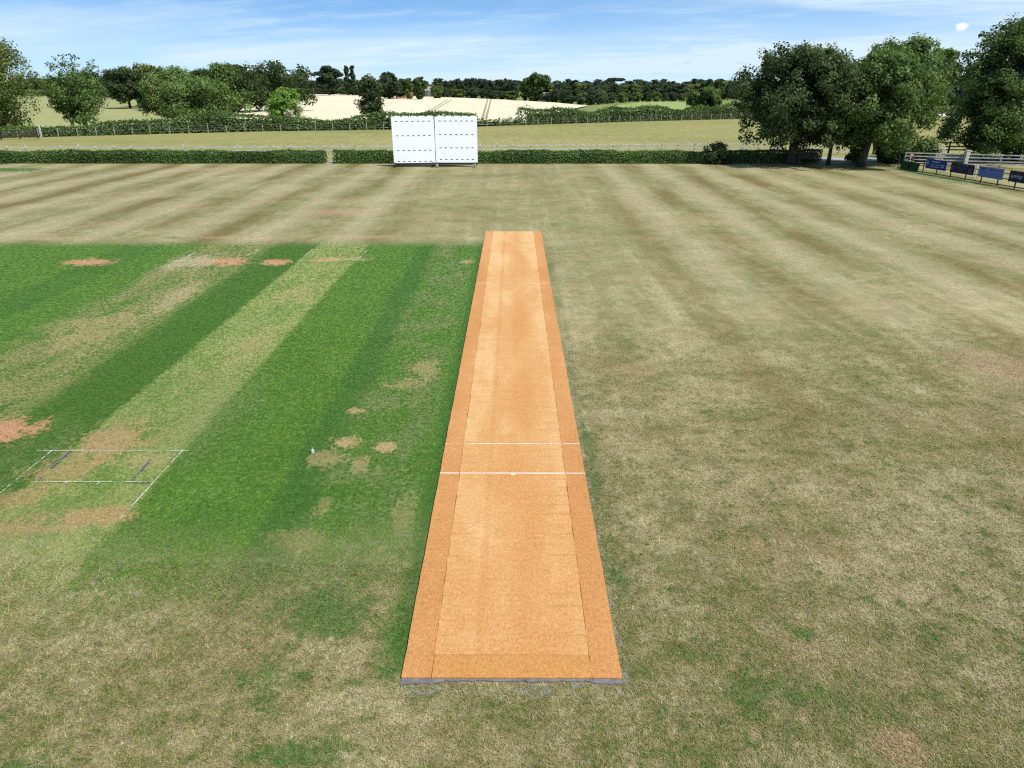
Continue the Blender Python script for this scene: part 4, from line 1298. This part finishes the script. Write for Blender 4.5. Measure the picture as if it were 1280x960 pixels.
W = bpy.data.worlds.new("World"); SC.world = W; W.use_nodes = True
V.nt = W.node_tree
nt = W.node_tree
bg = nt.nodes["Background"]
sky = nt.nodes.new("ShaderNodeTexSky"); sky.sky_type = 'NISHITA'; sky.sun_disc = False
sky.sun_elevation = SUN_EL; sky.sun_rotation = math.atan2(SUN_DIR.x, SUN_DIR.y)
sky.air_density = 1.0; sky.dust_density = .6; sky.ozone_density = 1.5; sky.altitude = 100
tc = nt.nodes.new("ShaderNodeTexCoord"); sp = nt.nodes.new("ShaderNodeSeparateXYZ")
nt.links.new(tc.outputs["Generated"], sp.inputs[0])
dx, dy, dz = V(sp.outputs[0]), V(sp.outputs[1]), V(sp.outputs[2])
up = mx(dz, 0.0)
lift = vec(dx, dy, up * 1.9 + .15)          # clear blue comes lower down on a dry summer day
nt.links.new(lift.s, sky.inputs[0])
skyc = V(sky.outputs[0])
skyc = mixc(1.0, skyc, (.98, 1.42, 1.62, 1), 'MULTIPLY')
# cirrus on a high flat layer
inv = 1.0 / (up + .09)
cx = dx * inv; cy = dy * inv
warp = noise(vec(cx * .6, cy * .5, 0), .9, 3, .6)
c1 = noise(vec(cx * 1.0 + warp * 1.6, cy * 2.0 + cx * .5, .0), 1.1, 8, .66) - .5
c2 = noise(vec(cx * .5 + warp * .5, cy * .7, 4.0), .8, 4, .55) - .5
side = ss(-.25, .6, dx)
cir = ss(-.06, .42, c1 * 1.1 + c2 * .9 + side * .10 - .02)
veil = ss(.095, .0, dz) * .62
big = ss(-.05, .22, noise(vec(cx * .35 + warp * .7, cy * .6 + cx * .2, 8.0), .8, 5, .55) - .5 + side * .08)
amt = clamp(cir * .55 + veil + side * .18 + big * .46 + .05)
sk = mixc(amt, skyc, (5.4, 6.7, 7.6, 1))


def puff(px, py, rx, ry):
    d = ray(px, py).normalized()
    az = math.atan2(d.x, d.y); el = math.asin(d.z)
    A = V.math("ARCTAN2", dx, dy)
    n = noise(vec(A * 60, dz * 110, 0), 1.6, 4, .6)
    a = (A - az) / rx; e = (dz - math.sin(el)) / ry
    return ss(1.25, .35, sqrt(a * a + e * e) + (n - .5) * 1.0)


sk = mixc(puff(1202, 34, .0068, .0044) * .75, sk, (9.6, 9.6, 9.8, 1))
A = V.math("ARCTAN2", dx, dy)
gl = noise(vec(A * 26, dz * 130, 2), 1.7, 4, .6)
zone = band(A, .16, .44, .06) * band(dz, .010, .034, .008)
sk = mixc(ss(.60, .66, gl) * zone * .55, sk, (4.2, 5.2, 7.0, 1))
nt.links.new(sk.s, bg.inputs[0])
bg.inputs[1].default_value = .10

# ------------------------------------------------------------------ render settings
SC.view_settings.view_transform = 'Standard'
SC.view_settings.look = 'None'
SC.view_settings.exposure = 0.40
SC.view_settings.gamma = 1.0
SC.view_settings.use_curve_mapping = False
SC.cycles.use_denoising = False
SC.cycles.max_bounces = 6
SC.cycles.transparent_max_bounces = 8
SC.cycles.sample_clamp_indirect = 4.0
SC.cycles.filter_width = 1.2
